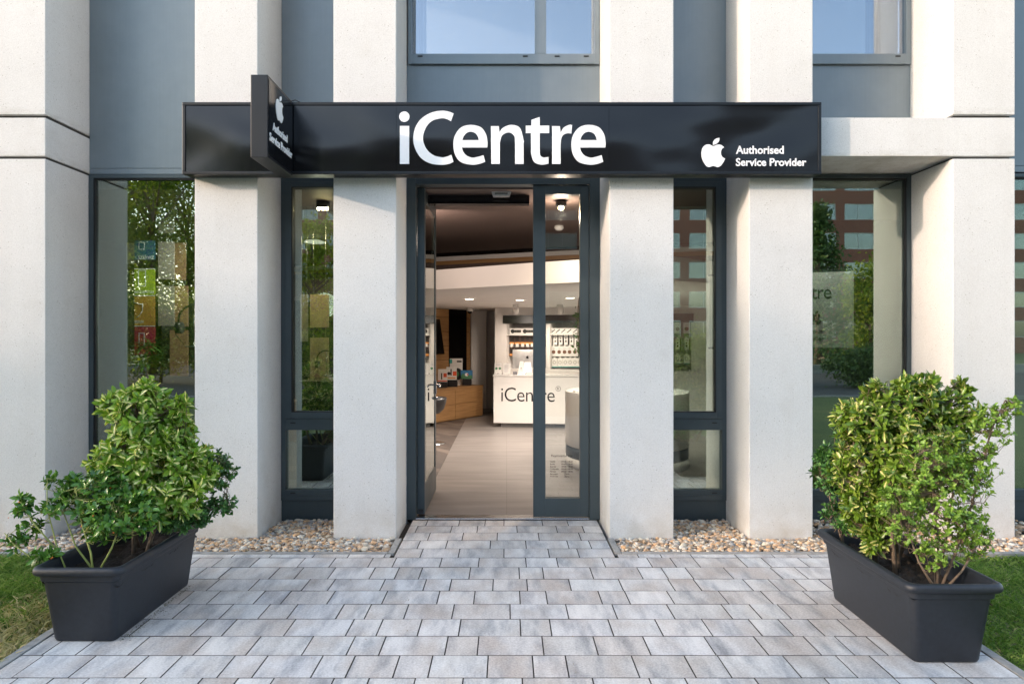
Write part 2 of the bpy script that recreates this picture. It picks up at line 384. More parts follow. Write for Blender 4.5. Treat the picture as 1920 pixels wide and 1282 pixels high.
# ------------------------------------------------------------------ lettering
DG = None
def curve_mesh(cu):
    o = bpy.data.objects.new('tmp', cu); COL.objects.link(o)
    dg = bpy.context.evaluated_depsgraph_get(); dg.update()
    me = bpy.data.meshes.new_from_object(o.evaluated_get(dg))
    bpy.data.objects.remove(o); V = [v.co.copy() for v in me.vertices]; Fs = [list(p.vertices) for p in me.polygons]
    bpy.data.meshes.remove(me); return V, Fs
_tc = {}
def text_geo(body, off=0, ext=.04, spacing=1.0):
    k = (body, off, ext, spacing)
    if k not in _tc:
        cu = bpy.data.curves.new('txt', 'FONT'); cu.body = body; cu.size = 1; cu.offset = off; cu.extrude = ext
        cu.resolution_u = 4; cu.space_character = spacing
        V, Fs = curve_mesh(cu); bpy.data.curves.remove(cu); _tc[k] = (V, Fs)
    return _tc[k]
def put_text(mb, body, O, U, W, N, width, height, off=0, mi=0, thick=.003, spacing=1.0):
    """fit text into width x height; O = lower left of the ink, U right, W up, N outwards"""
    V, Fs = text_geo(body, off, .04, spacing)
    xs = [v.x for v in V]; ys = [v.y for v in V]; x0, x1, y0, y1 = min(xs), max(xs), min(ys), max(ys)
    O, U, W, N = map(Vector, (O, U, W, N))
    mb.add([O + U*((v.x-x0)/(x1-x0)*width) + W*((v.y-y0)/(y1-y0)*height) + N*(thick*(v.z+.04)/.08) for v in V], Fs, mi)
def smooth_loop(pts, closed=True):
    """(x, y) or (x, y, 1) for a sharp corner; Catmull-Rom between corners"""
    out = []; n = len(pts); corner = [len(p) > 2 for p in pts]; P = [Vector((p[0], p[1])) for p in pts]
    for i in range(n):
        p1, p2 = P[i], P[(i+1) % n]
        if corner[i] and corner[(i+1) % n]: out.append(p1); continue
        p0 = P[i-1] if not corner[i] else p1 - (p2-p1)*.35 + (p1-p1)
        p3 = P[(i+2) % n] if not corner[(i+1) % n] else p2 + (p2-p1)*.35
        if corner[i]: p0 = p1 * 2 - p2
        if corner[(i+1) % n]: p3 = p2 * 2 - p1
        for k in range(6):
            t = k/6; out.append(.5*((2*p1) + (p2-p0)*t + (2*p0-5*p1+4*p2-p3)*t*t + (3*p1-p0-3*p2+p3)*t**3))
    return out
def loops_geo(loops, ext):
    cu = bpy.data.curves.new('lp', 'CURVE'); cu.dimensions = '2D'; cu.fill_mode = 'BOTH'; cu.extrude = ext
    for lp in loops:
        s = cu.splines.new('POLY'); s.points.add(len(lp)-1)
        for q, p in zip(s.points, lp): q.co = (p[0], p[1], 0, 1)
        s.use_cyclic_u = True
    r = curve_mesh(cu); bpy.data.curves.remove(cu); return r
def ell(cx, cy, rx, ry, a0=0, a1=360, n=40):
    return [Vector((cx + rx*math.cos(R(a0+(a1-a0)*k/n)), cy + ry*math.sin(R(a0+(a1-a0)*k/n)))) for k in range(n + (abs(a1-a0) < 359))]
C_ = 1
def icentre_loops():
    L = []
    L.append(('i', [ell(352, 653, 29, 29)[:-1] if False else ell(352, 653, 29, 29), [Vector(p) for p in ((327,705),(379,705),(379,917),(327,917))]]))
    outer = [(628,635,1),(600,625),(560,620),(505,630),(452,660),(416,708),(402,771),(412,830),(445,883),(498,914),(560,922),(600,917),(627,905,1),
             (615,866,1),(590,876),(562,880),(515,868),(475,832),(456,775),(472,715),(508,676),(560,662),(590,667),(613,678,1)]
    L.append(('C', [smooth_loop(outer)]))
    def e(dx):
        o = [(816,825,1),(817,795),(808,750),(779,712),(722,699),(668,714),(634,760),(626,812),(636,866),(668,906),(725,921),(770,917),(804,905,1),
             (795,868,1),(765,877),(732,882),(700,870),(681,848),(674,825,1)]
        h = [(676,784,1),(684,762),(700,744),(723,737),(748,745),(763,764),(768,784,1)]
        return [[p + Vector((dx, 0)) for p in smooth_loop(o)], [p + Vector((dx, 0)) for p in smooth_loop(h)]]
    L.append(('e', e(0)))
    L.append(('n', [smooth_loop([(836,706,1),(880,706,1),(884,739,1),(905,714),(950,699),(998,716),(1019,785),(1019,800,1),(1019,917,1),(971,917,1),(971,797,1),(966,760),(937,741),(900,757),(886,797,1),(886,917,1),(838,917,1)])]))
    L.append(('t', [smooth_loop([(1062,671,1),(1109,655,1),(1109,703,1),(1162,703,1),(1162,745,1),(1109,745,1),(1109,835,1),(1112,868),(1130,881),(1158,878,1),(1158,915,1),(1118,921),(1078,906),(1061,862),(1060,840,1),(1060,745,1),(1031,745,1),(1031,703,1),(1062,703,1)])]))
    L.append(('r', [smooth_loop([(1178,706,1),(1222,706,1),(1226,743,1),(1243,714),(1275,699),(1290,700,1),(1286,747,1),(1262,746),(1236,760),(1226,805),(1226,917,1),(1178,917,1)])]))
    L.append(('e', e(660)))
    return L
def apple_loops():
    leaf = smooth_loop([(206,770,1),(204,788),(190,804),(170,811,1),(171,793),(184,777)])
    body = smooth_loop([(170,817),(150,808),(128,811),(111,828),(105,860),(112,895),(130,925),(146,934),(160,931),(171,928),(184,931),(199,934),(215,925),(229,905),(238,887,1),(221,876),(214,855),(219,835),(232,824,1),(216,811),(196,809)])
    return [leaf, body]
_ag = None
def put_apple(mb, O, U, W, N, height, mi=0, thick=.003):
    """O = lower left corner of the emblem"""
    global _ag
    if _ag is None: _ag = loops_geo([[Vector((p[0]-105, 934-p[1])) for p in lp] for lp in apple_loops()], 1)
    V, Fs = _ag; s = height/164; O, U, W, N = map(Vector, (O, U, W, N))
    mb.add([O + U*(v.x*s) + W*(v.y*s) + N*(thick*(v.z+1)/2) for v in V], Fs, mi)

YF, YB = 5.08, 5.60            # pillar faces, window plane
ZB = lambda py: PZ(py, YB)
XB = lambda px: PX(px, YB)

# ------------------------------------------------------------------ ground
m = MB(); m.box(-300, 300, -300, 300, -.6, -.11); m.build('lawn_ground', M['lawn'], kind='structure')
m = MB(); m.box(-60, 60, -19.5, -6.5, -.105, -.09); m.build('road', M['asphalt'], kind='structure')
m = MB(); m.box(-60, 60, -6.5, -6.35, -.105, 0); m.box(-60, 60, -19.65, -19.5, -.105, 0.02); m.build('road_kerb', M['kerb'], kind='structure')
PXL, PXR = -2.30, 2.275
m = MB(); m.box(PXL, PXR, -6.3, 4.72, -.10, -.014); m.box(-.775, .745, 4.72, 5.60, -.10, -.014); m.build('paving_bed', M['sand'], kind='structure')

def pavers():
    mb = MB(); g = .0025
    def paver(x0, x1, y0, y1):
        x0 += g; x1 -= g; y0 += g*.9; y1 -= g*.9; zt = random.uniform(-.0006, .0006); b = .0008
        if x1 - x0 < .015: return
        tl = [random.uniform(-.0008, .0008) for _ in range(4)]
        v = [(x0,y0,-.06),(x1,y0,-.06),(x1,y1,-.06),(x0,y1,-.06),(x0,y0,zt-b),(x1,y0,zt-b),(x1,y1,zt-b),(x0,y1,zt-b),
             (x0+b,y0+b,zt+tl[0]),(x1-b,y0+b,zt+tl[1]),(x1-b,y1-b,zt+tl[2]),(x0+b,y1-b,zt+tl[3])]
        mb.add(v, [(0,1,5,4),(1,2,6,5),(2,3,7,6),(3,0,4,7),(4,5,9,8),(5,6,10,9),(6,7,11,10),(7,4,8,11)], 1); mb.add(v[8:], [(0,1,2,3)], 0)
    crop = lambda xs: [400 + x/2.4 for x in xs]
    rows = {  # joints measured along the far edge of each row: depth -> photo columns
        4.635: crop([210,415,552,720,825,1030,1197,1405,1543,1747]), 4.44: crop([82,300,408,552,730,838,942,1158,1375,1480,1693,1905]),
        4.224: crop([210,438,550,775,960,1073,1260,1410,1598,1822]), 4.027: crop([35,235,352,550,785,1020,1178,1378,1495,1730]),
        3.825: crop([92,258,382,590,712,880,1085,1335,1585,1793]), 3.622: crop([108,372,635,765,940,1115,1380,1512,1775]),
        3.414: crop([215,452,640,778,1057,1195,1478,1708]), 3.207: crop([100,247,495,640,840,988,1237,1435,1583,1880]),
        2.995: crop([275,545,703,910,1125,1390,1705])}
    keys = sorted(rows, reverse=True)
    W3 = [.158, .25, .308]
    def fill(y0, y1, js, xl, xr):
        js = sorted(js); last = None
        while js[0] > xl + .05: js.insert(0, js[0] - random.choice(W3))
        while js[-1] < xr - .05: js.append(js[-1] + random.choice(W3))
        js = [j for j in js if xl + .03 < j < xr - .03]; js = [xl] + js + [xr]
        for a, b in zip(js, js[1:]): paver(a, b, y0, y1)
    for i, k in enumerate(keys):
        y1 = k; y0 = keys[i+1] if i+1 < len(keys) else k - .2045
        fill(y0, y1, [PX(p, k) for p in rows[k]], PXL, PXR)
    y = 2.995 - .2045
    while y > -1.6:
        fill(y - .2045, y, [random.uniform(-.1, .1)], PXL, PXR); y -= .2045
    # cut row beside the gravel edging, then the narrow path to the door
    fill(4.635, 4.712, [PX(p, 4.7) for p in (440, 510, 590, 655)], PXL, -.80)
    fill(4.635, 4.712, [PX(p, 4.7) for p in (1180+xx/6 for xx in (345, 685, 1185, 1600))], .765, PXR)
    fill(4.635, 4.835, [PX(400+x/2.4, 4.835) for x in (945,1110,1308,1505,1635)], -.775, .745)
    fill(4.835, 5.03, [PX(400+x/2.4, 5.03) for x in (932,1055,1248,1405,1590,1688)], -.775, .745)
    fill(5.03, 5.23, [PX(400+x/2.4, 5.2) for x in (975,1125,1278,1462,1645)], -.775, .745)
    fill(5.23, 5.42, [PX(p, 5.42) for p in (784,848,896,969,1042,1091)], -.775, .745)
    fill(5.42, 5.585, [PX(p, 5.57) for p in (802,862,910,945,1016,1063)], -.775, .745)
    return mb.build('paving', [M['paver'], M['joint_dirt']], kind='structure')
pavers()
m = MB()
m.box(PXL-.055, PXL-.004, -6.3, 4.715, -.1, .004, bev=.004); m.build('paving_kerb', M['kerb'], kind='structure')
m = MB(); m.box(PXR+.004, PXR+.055, -6.3, 4.715, -.1, .004, bev=.004); m.build('paving_kerb', M['kerb'], kind='structure')
m = MB()
m.box(-9, -.832, 4.718, 4.758, -.1, .004, bev=.004); m.box(-.83, -.785, 4.64+.08, 5.07, -.1, .006, bev=.004)
m.build('gravel_edging', M['kerb'], kind='structure')
m = MB(); m.box(.802, 9, 4.718, 4.758, -.1, .004, bev=.004); m.box(.755, .80, 4.72, 5.07, -.1, .006, bev=.004)
m.build('gravel_edging', M['kerb'], kind='structure')
m = MB(); m.box(-9, -.79, 4.76, 5.62, -.1, -.03); m.box(.805, 9, 4.76, 5.62, -.1, -.03); m.build('gravel_bed', M['sand'], kind='structure')
m = MB(); m.box(-9, PXL-.06, -6.3, 4.715, -.1, -.03); m.build('lawn', M['lawn'], kind='structure')
m = MB(); m.box(PXR+.06, 9, -6.3, 4.715, -.1, -.03); m.build('lawn', M['lawn'], kind='structure')

def pebbles(xr, name):
    bm = bmesh.new(); bmesh.ops.create_icosphere(bm, subdivisions=2, radius=1)
    bv = np.array([v.co[:] for v in bm.verts]); bf = np.array([[v.index for v in f.verts] for f in bm.faces]); bm.free()
    P = []
    for (x0, x1, y0, y1, n) in xr:
        p = np.stack([rng.uniform(x0, x1, n), rng.uniform(y0, y1, n), rng.uniform(-.022, .006, n)], 1); P.append(p)
    P = np.concatenate(P); n = len(P)
    s = rng.lognormal(math.log(.0125), .28, n)
    sc = np.stack([s*rng.uniform(1.0, 1.5, n), s*rng.uniform(.8, 1.1, n), s*rng.uniform(.5, .8, n)], 1)
    a = rng.uniform(0, 2*np.pi, n); tl = rng.normal(0, .35, n)
    V = bv[None] * sc[:, None, :] * (1 + .10*np.sin(bv[None, :, [1, 2, 0]]*3 + rng.uniform(0, 6, (n, 1, 3))))
    ct, st = np.cos(tl)[:, None], np.sin(tl)[:, None]
    y, z = V[..., 1]*ct - V[..., 2]*st, V[..., 1]*st + V[..., 2]*ct
    ca, sa = np.cos(a)[:, None], np.sin(a)[:, None]
    V = np.stack([V[..., 0]*ca - y*sa, V[..., 0]*sa + y*ca, z], -1) + P[:, None, :]
    Fc = (bf[None] + (np.arange(n)*len(bv))[:, None, None]).reshape(-1, 3)
    o = np_mesh(name, V.reshape(-1, 3), Fc, M['pebble'], smooth=True); return o
tag(pebbles([(-4.6, -.845, 4.765, 5.075, 4200), (-1.86, -1.31, 5.075, 5.59, 1050), (-3.45, -2.35, 5.075, 5.59, 900)], 'gravel'),
    'rounded beige and grey pebbles lying along the left half of the facade', 'gravel', kind='stuff')
tag(pebbles([(.812, 4.6, 4.765, 5.075, 4200), (1.26, 1.81, 5.075, 5.59, 1050), (2.31, 3.34, 5.075, 5.59, 900), (3.82, 4.6, 5.075, 5.59, 500)], 'gravel'),
    'rounded beige and grey pebbles lying along the right half of the facade', 'gravel', kind='stuff')

# leaf / blade builder ------------------------------------------------
def leaf_arrays(P, D, N, L, W, fold=.25, curl=.25):
    """8-vertex pointed leaves, vectorised; returns V, F(tri), UV"""
    n = len(P); D = D/np.linalg.norm(D, axis=1, keepdims=True)
    S = np.cross(D, N); S /= (np.linalg.norm(S, axis=1, keepdims=True)+1e-9); N = np.cross(S, D)
    tpl = [(0, 0, 0), (.32, -.36, 1), (.34, 0, 0), (.32, .36, 1), (.70, -.47, 1), (.72, 0, 0), (.70, .47, 1), (1, 0, 0)]
    V = np.zeros((n, 8, 3))
    for i, (l, w_, f) in enumerate(tpl):
        drop = -curl*(l**2)
        V[:, i] = P + D*(L*l)[:, None] + S*(W*w_)[:, None] + N*((W*fold*f) + L*drop)[:, None]
    tri = np.array([(0,1,2),(0,2,3),(1,4,5),(1,5,2),(2,5,6),(2,6,3),(4,7,5),(5,7,6)])
    uvt = np.array([(.5,0),(0,.34),(.5,.34),(1,.34),(.05,.7),(.5,.7),(.95,.7),(.5,1)])
    Fc = (tri[None] + (np.arange(n)*8)[:, None, None]).reshape(-1, 3)
    UV = np.tile(uvt[tri.ravel()], (n, 1))
    return V.reshape(-1, 3), Fc, UV

def grass(x0, x1, y0, y1, n, name, dry=None, hmax=.08):
    P = np.stack([rng.uniform(x0, x1, n), rng.uniform(y0, y1, n), np.full(n, -.032)], 1)
    a = rng.uniform(0, 2*np.pi, n); lean = rng.uniform(.1, 1.1, n)
    D = np.stack([np.cos(a)*lean, np.sin(a)*lean, np.ones(n)], 1)
    N = np.stack([-np.sin(a), np.cos(a), np.zeros(n)], 1)
    L = rng.uniform(.2, 1, n)**1.5*1.25*hmax*(.8 + .4*np.sin(P[:, 0]*9)*np.cos(P[:, 1]*7)); Wd = rng.uniform(.0025, .0055, n)
    D /= np.linalg.norm(D, axis=1, keepdims=True)
    S = np.cross(D, N); S /= np.linalg.norm(S, axis=1, keepdims=True)
    V = np.zeros((n, 5, 3)); V[:, 0] = P - S*Wd[:, None]; V[:, 1] = P + S*Wd[:, None]
    mid = P + D*(L*.55)[:, None]; V[:, 2] = mid + S*(Wd*.8)[:, None]; V[:, 3] = mid - S*(Wd*.8)[:, None]
    V[:, 4] = P + D*(L)[:, None]; V[:, 4, 0] += np.cos(a)*L*.35; V[:, 4, 1] += np.sin(a)*L*.35; V[:, 4, 2] -= L*.15
    tri = np.array([(0,1,2),(0,2,3),(3,2,4)]); Fc = (tri[None] + (np.arange(n)*5)[:, None, None]).reshape(-1, 3)
    mi = None
    if dry is not None:
        dm = dry(P[:, 0], P[:, 1]) > rng.uniform(0, 1, n); mi = np.repeat(dm.astype(int), 3)
    uv = np.tile(np.array([(.2,0),(.8,0),(.8,.5),(.2,0),(.8,.5),(.2,.5),(.2,.5),(.8,.5),(.8,1)]), (n, 1))
    return np_mesh(name, V.reshape(-1, 3), Fc, [M['grass'], M['drygrass']], uv=uv, mi=mi)
tag(grass(-4.2, PXL-.057, 2.6, 4.71, 34000, 'grass', lambda x, y: np.clip((4.1-y)*1.6 + .35*np.sin(x*11)*np.cos(y*8), .05, .95)),
    'short lawn left of the paving, dry and straw coloured near the kerb', 'grass', kind='stuff')
tag(grass(PXR+.057, 4.2, 2.6, 4.71, 34000, 'grass', lambda x, y: np.clip((3.2-y)*.4, .03, .3), .06),
    'green lawn right of the paving behind the planter', 'grass', kind='stuff')

# ------------------------------------------------------------------ shop building
bld = empty('shop_building', (0, 5.6, 0), 0, 'office building front of pale concrete pillars with grey metal panels and glass', 'building')
def bpart(mb, name, mat, par=None, **kw):
    o = mb.build(name, mat, par or bld, **kw)
    if par is None or par is bld: o.matrix_parent_inverse = Matrix.Translation((0, -5.6, 0))
    return o
PIL = [(-2.34, -1.868), (-1.30, -.828), (.772, 1.252), (1.82, 2.296)]
TOP = 7.2
for k, (a, b) in enumerate(PIL):
    m = MB(); m.box(a, b, YF, YB+.15, -.08, TOP, bev=.006); bpart(m, 'pillar', M['concrete'])
ZG = [(-.08, 2.845), (2.864, 3.153), (3.176, TOP)]
for (a, b) in ((-3.93, -3.46), (3.348, 3.812)):
    m = MB()
    m.box(a, b, YF, YB+.15, ZG[0][0], ZG[0][1], bev=.005); m.box(a, b, YF, YB+.15, ZG[2][0], ZG[2][1], bev=.005)
    if a < 0: m.box(a, b, YF, YB+.15, ZG[1][0], ZG[1][1], bev=.005)
    p = bpart(m, 'pillar', M['concrete'], label='outer pillar cut by two dark shadow joints')
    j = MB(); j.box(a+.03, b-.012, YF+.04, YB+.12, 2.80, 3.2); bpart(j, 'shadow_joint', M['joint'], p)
    bpy.data.objects[p.name].children[0].matrix_parent_inverse = Matrix.Identity(4)
m = MB(); m.box(2.31, 3.812, YF, YB+.15, 2.864, 3.153, bev=.005); bpart(m, 'beam', M['concrete'])
m = MB(); m.box(-7, -3.945, YF, YB+.15, 2.864, 3.153, bev=.005); bpart(m, 'beam', M['concrete'])

# opaque grey panels between the pillars
def panel(x0, x1, z0, z1, y=YB+.015, seams=()):
    mb = MB(); zs = [z0] + list(seams) + [z1]
    for a, b in zip(zs, zs[1:]): mb.box(x0, x1, y, y+.12, a+.0015, b-.0015, bev=.0012)
    return bpart(mb, 'metal_panel', M['panel'])
panel(-3.458, -2.30, ZB(326), TOP, seams=(ZB(315),))
panel(-1.866, -1.29, ZB(333), TOP)
panel(-.826, .77, ZB(328), ZB(121))
panel(1.25, 1.818, ZB(333), TOP)
panel(2.298, 3.346, 3.05, ZB(121))
panel(3.83, 5.2, ZB(322), TOP, seams=(ZB(310),))
panel(-5.2, -3.94, ZB(322), TOP)
for (a, b) in ((-1.866, -1.29), (1.25, 1.818), (-3.458, -2.30), (2.298, 3.346), (3.83, 5.2), (-5.2, -3.94)):
    mb = MB(); mb.box(a, b, YB+.015, YB+.12, -.08, ZB(938)); bpart(mb, 'base_panel', M['frame'])

# windows: (window frame) > pane ; sub-parts
def slot(mb, x, z): mb.box(x-.02, x+.02, YB-.006, YB+.01, z-.004, z+.004)
def tall_window(x0, x1, side, lower=True, zt=None, zlow=None):
    """side -1: frame post visible on the left; +1 on the right"""
    mb = MB(); zt = zt or ZB(334); y0, y1 = YB, YB+.09
    fw = .035
    for s in (-1, 1):
        a, b = (x0, x0+fw) if s < 0 else (x1-fw, x1)
        mb.box(a, b, y0, y1, ZB(938), zt, bev=.002)
    mb.box(x0+fw, x1-fw, y0, y1, zt-.03, zt, bev=.002)                 # head
    mb.box(x0+fw, x1-fw, y0, y1, ZB(938), ZB(918), bev=.002)           # sill rail
    mb.box(x0+fw, x1-fw, y0-.004, y1, ZB(929), ZB(927.6))
    fr = None
    if lower:
        mb.box(x0+fw, x1-fw, y0, y1, ZB(806), ZB(784.5), bev=.002)     # transom
    fr = bpart(mb, 'window', M['frame'])
    def sub(mbx, name, mat):
        o = mbx.build(name, mat, fr); return o
    if lower:
        s = MB(); a0, a1, z0, z1 = x0+fw+.003, x1-fw-.003, ZB(784), zt-.033; w_ = .05
        s.box(a0, a0+w_, y0-.012, y1-.02, z0, z1, bev=.002); s.box(a1-w_, a1, y0-.012, y1-.02, z0, z1, bev=.002)
        s.box(a0+w_, a1-w_, y0-.012, y1-.02, z0, z0+.048, bev=.002); s.box(a0+w_, a1-w_, y0-.012, y1-.02, z1-.04, z1, bev=.002)
        sub(s, 'window_sash', M['frame'])
        g = MB(); g.box(a0+w_-.006, a1-w_+.006, y0+.03, y0+.036, z0+.042, z1-.034); sub(g, 'window_pane', M['glass'])
        q = MB(); t_ = .008
        q.box(a0+w_, a0+w_+t_, y0-.008, y0+.03, z0+.048, z1-.04); q.box(a1-w_-t_, a1-w_, y0-.008, y0+.03, z0+.048, z1-.04)
        q.box(a0+w_+t_, a1-w_-t_, y0-.008, y0+.03, z0+.048, z0+.048+t_); q.box(a0+w_+t_, a1-w_-t_, y0-.008, y0+.03, z1-.04-t_, z1-.04)
        sub(q, 'gasket', M['gasket'])
        g = MB(); g.box(x0+fw-.004, x1-fw+.004, y0+.03, y0+.036, ZB(918)-.004, ZB(806)+.004); sub(g, 'window_pane', M['glass'])
    else:
        g = MB(); g.box(x0+fw-.004, x1-fw+.004, y0+.03, y0+.036, ZB(918)-.004, zt-.026); sub(g, 'window_pane', M['glass'])
        q = MB(); t_ = .012
        for (a, b) in ((x0+fw, x0+fw+t_), (x1-fw-t_, x1-fw)): q.box(a, b, y0+.01, y0+.03, ZB(918), zt-.03)
        q.box(x0+fw+t_, x1-fw-t_, y0+.01, y0+.03, zt-.03-t_, zt-.03); sub(q, 'gasket', M['gasket'])
    xs = [x0+.10, x1-.10] if x1-x0 < .7 else [x0+.1, (x0+x1)/2, x1-.1]
    for x in xs:
        for zz_ in ((ZB(792.5), ZB(923.5)) if lower else (ZB(923.5),)):
            d = MB(); slot(d, x, zz_); sub(d, 'drain_slot', M['gasket'])
tall_window(-1.866, -1.295, -1); tall_window(1.255, 1.818, 1)
tall_window(-3.456, -2.30, -1, False, ZB(327)); tall_window(2.298, 3.346, 1, False, ZB(327))
tall_window(3.83, 5.0, 1, False, ZB(325)); tall_window(-5.1, -3.95, 1, False, ZB(325))
# upper floor windows
def upper_window(x0, x1, mull):
    mb = MB(); y0, y1 = YB, YB+.1; z0, z1 = ZB(121), 6.4
    mb.box(x0, x0+.03, y0, y1, z0, z1, bev=.002); mb.box(x1-.04, x1, y0, y1, z0, z1, bev=.002)
    mb.box(x0+.03, x1-.04, y0, y1, z0+.018, ZB(101), bev=.002); mb.box(x0+.03, x1-.04, y0-.012, y1, z0, z0+.015, bev=.002); mb.box(x0+.03, x1-.04, y0, y1, z1-.05, z1)
    xs = [x0+.03]
    for q in mull: mb.box(q[0], q[1], y0, y1, ZB(101), z1-.05, bev=.002)
    fr = bpart(mb, 'window', M['panel'])
    edges = [x0+.03] + [v for q in mull for v in q] + [x1-.04]
    for a, b in zip(edges[::2], edges[1::2]):
        g = MB(); g.box(a-.004, b+.004, y0+.03, y0+.036, ZB(101)-.003, z1-.046); g.build('window_pane', M['glass_up'], fr)
    for x in (x0+.1, x1-.11) + tuple(v for q in mull for v in (q[0]-.08, q[1]+.09)):
        d = MB(); slot(d, x, ZB(106)); d.build('drain_slot', M['gasket'], fr)
upper_window(-.815, .768, [(XB(1003), XB(1024))]); upper_window(2.298, 3.344, [])

m = MB(); m.box(-5.3, 5.3, YB+.145, YB+.2, 2.83, 3.7); bpart(m, 'light_leak_blocker', M['joint'])  # added dark slab, blocks light leaking in from the open ceiling cavity
# upper storey room behind the upper windows
m = MB(); m.box(-5.2, 5.2, YB+.14, 9, 3.6, 3.66)
m.box(-5.2, 5.2, 9, 9.1, 3.6, 7.2); m.box(-5.2, 5.2, YB+.14, 9, 7.14, 7.2); bpart(m, 'upper_room', M['whitepaint'])
m = MB()
for (a, b) in ((-.81, XB(795)), (PX(1627, 5.72), PX(1658, 5.72))):
    n = 6
    m = MB()
    for k in range(n): m.tube([(a+(b-a)*(k+.5)/n, 5.76 + .012*(k % 2), 3.75), (a+(b-a)*(k+.5)/n, 5.76+.012*(k % 2), 6.4)], (b-a)/n*.52, 8)
    bpart(m, 'curtain', plain('pale_curtain', (.75, .78, .82), .9))

# ------------------------------------------------------------------ door
m = MB(); y0, y1 = YB, YB+.12
XL, XR = -.826, .770
m.box(XL, XB(779), y0, y1, 0, ZB(330), bev=.002); m.box(XB(1105.5), XR, y0, y1, 0, ZB(330), bev=.002)
m.box(XB(779), XB(1105.5), y0, y1, ZB(345.5), ZB(330), bev=.002)
df = bpart(m, 'door_frame', M['frame'])
g = MB(); g.box(XB(779)+.0, XB(1105), y0+.0, y1, -.02, .012, bev=.003); bpart(g, 'threshold', M['chrome'])
# narrow fixed leaf
m = MB(); a, b, z0, z1 = XB(1000), XB(1104.5), .022, ZB(347); ga, gb, gz0, gz1 = XB(1023), XB(1088), ZB(935), ZB(363.5); yy0, yy1 = YB+.015, YB+.085
m.box(a, ga, yy0, yy1, z0, z1, bev=.002); m.box(gb, b, yy0, yy1, z0, z1, bev=.002); m.box(ga, gb, yy0+.0005, yy1-.0005, z0, gz0); m.box(ga, gb, yy0+.0005, yy1-.0005, gz1, z1)
leaf = bpart(m, 'door_leaf', M['frame'], label='narrow closed door leaf with opening hours on its glass')
g = MB(); g.box(ga-.003, gb+.003, yy0+.03, yy0+.036, gz0-.003, gz1+.003); g.build('door_pane', M['glass_door'], leaf)
h = MB(); put_text(h, 'Nyitvatartás', (XB(1034.5), yy0+.029, ZB(859.5)), (1,0,0), (0,0,1), (0,-1,0), .175, .028, thick=.0008); h.build('opening_hours_title', M['blackplastic'], leaf); h = MB()
days = ['Hétfő', 'Kedd', 'Szerda', 'Csütörtök', 'Péntek', 'Szombat', 'Vasárnap']; wid = [.042, .038, .05, .072, .05, .063, .066]
for i, dd in enumerate(days):
    z = ZB(868.2 + 4.68*i)
    put_text(h, dd, (XB(1032), yy0+.029, z), (1,0,0), (0,0,1), (0,-1,0), wid[i], .0135 if i not in (3,) else .0145, off=.004, thick=.0008)
    if i < 5:
        put_text(h, '09:00', (XB(1053.5), yy0+.029, z), (1,0,0), (0,0,1), (0,-1,0), .042, .0125, off=.004, thick=.0008)
        put_text(h, '-', (XB(1064.2), yy0+.029, z+.005), (1,0,0), (0,0,1), (0,-1,0), .006, .0015, thick=.0008)
        put_text(h, '18:00', (XB(1066), yy0+.029, z), (1,0,0), (0,0,1), (0,-1,0), .040, .0125, off=.004, thick=.0008)
    else: put_text(h, 'Zárva', (XB(1059), yy0+.029, z), (1,0,0), (0,0,1), (0,-1,0), .042, .0135, off=.004, thick=.0008)
h.build('opening_hours', M['blackplastic'], leaf)
m = MB(); m.tube([(XB(1113), YB+.01, ZB(360)), (XB(1113), YB+.0, ZB(352))], .004)
# open leaf, swung inwards about its left edge
HX = -.752
m = MB(); L_ = .93; t_ = .062; Y0 = YB+.10; z0, z1 = .022, ZB(347)
m.box(HX, HX+t_, Y0, Y0+.07, z0, z1, bev=.003); m.box(HX, HX+t_, Y0+L_-.085, Y0+L_, z0, z1, bev=.003)
m.box(HX+.0005, HX+t_-.0005, Y0+.07, Y0+L_-.085, z0, z0+.24); m.box(HX+.0005, HX+t_-.0005, Y0+.07, Y0+L_-.085, z1-.10, z1)
ol = bpart(m, 'door_leaf', M['frame'], label='wide glazed door leaf standing open into the shop')
g = MB(); g.box(HX+.050, HX+.056, Y0+.067, Y0+L_-.082, z0+.237, z1-.097); g.build('door_pane', mat_glass('open_door_glass', .12, (.85, .88, .87), 1.5), ol)
yc = Y0+L_-.045; zc = 1.05
for s in (-1, 1):
    h = MB(); bx = HX + (t_ if s > 0 else 0)
    h.box(bx, bx + s*.008, yc-.016, yc+.016, zc-.09, zc+.035, bev=.002)
    h.tube([(bx, yc, zc), (bx+s*.045, yc, zc)], .010, 10)
    h.tube([(bx+s*.045, yc+.005, zc), (bx+s*.05, yc-.05, zc), (bx+s*.05, yc-.12, zc-.012)], .009, 10)
    h.build('door_handle', M['chrome'], ol)
for s in (-1, 1):
    h = MB(); bx = HX + (t_ if s > 0 else 0); h.tube([(bx, yc, zc-.13), (bx+s*.02, yc, zc-.13)], .015, 12); h.tube([(bx+s*.02, yc, zc-.13), (bx+s*.03, yc, zc-.13)], .006, 8)
    h.build('lock_cylinder', M['chrome'], ol)
for z in (.25, 1.35, 2.55):
    h = MB(); h.tube([(HX-.012, Y0+.005, z-.05), (HX-.012, Y0+.005, z+.05)], .011, 10); h.build('hinge', M['chrome'], ol)
h = MB(); h.box(HX+.01, HX+t_-.01, Y0-.003, Y0+.002, .03, .065); h.build('lock_plate', M['blackplastic'], ol)
h = MB(); h.tube([(HX-.03, YB+.13, .78), (HX-.015, YB+.16, .50)], .005, 8); h.build('door_stay', M['chrome'], ol)

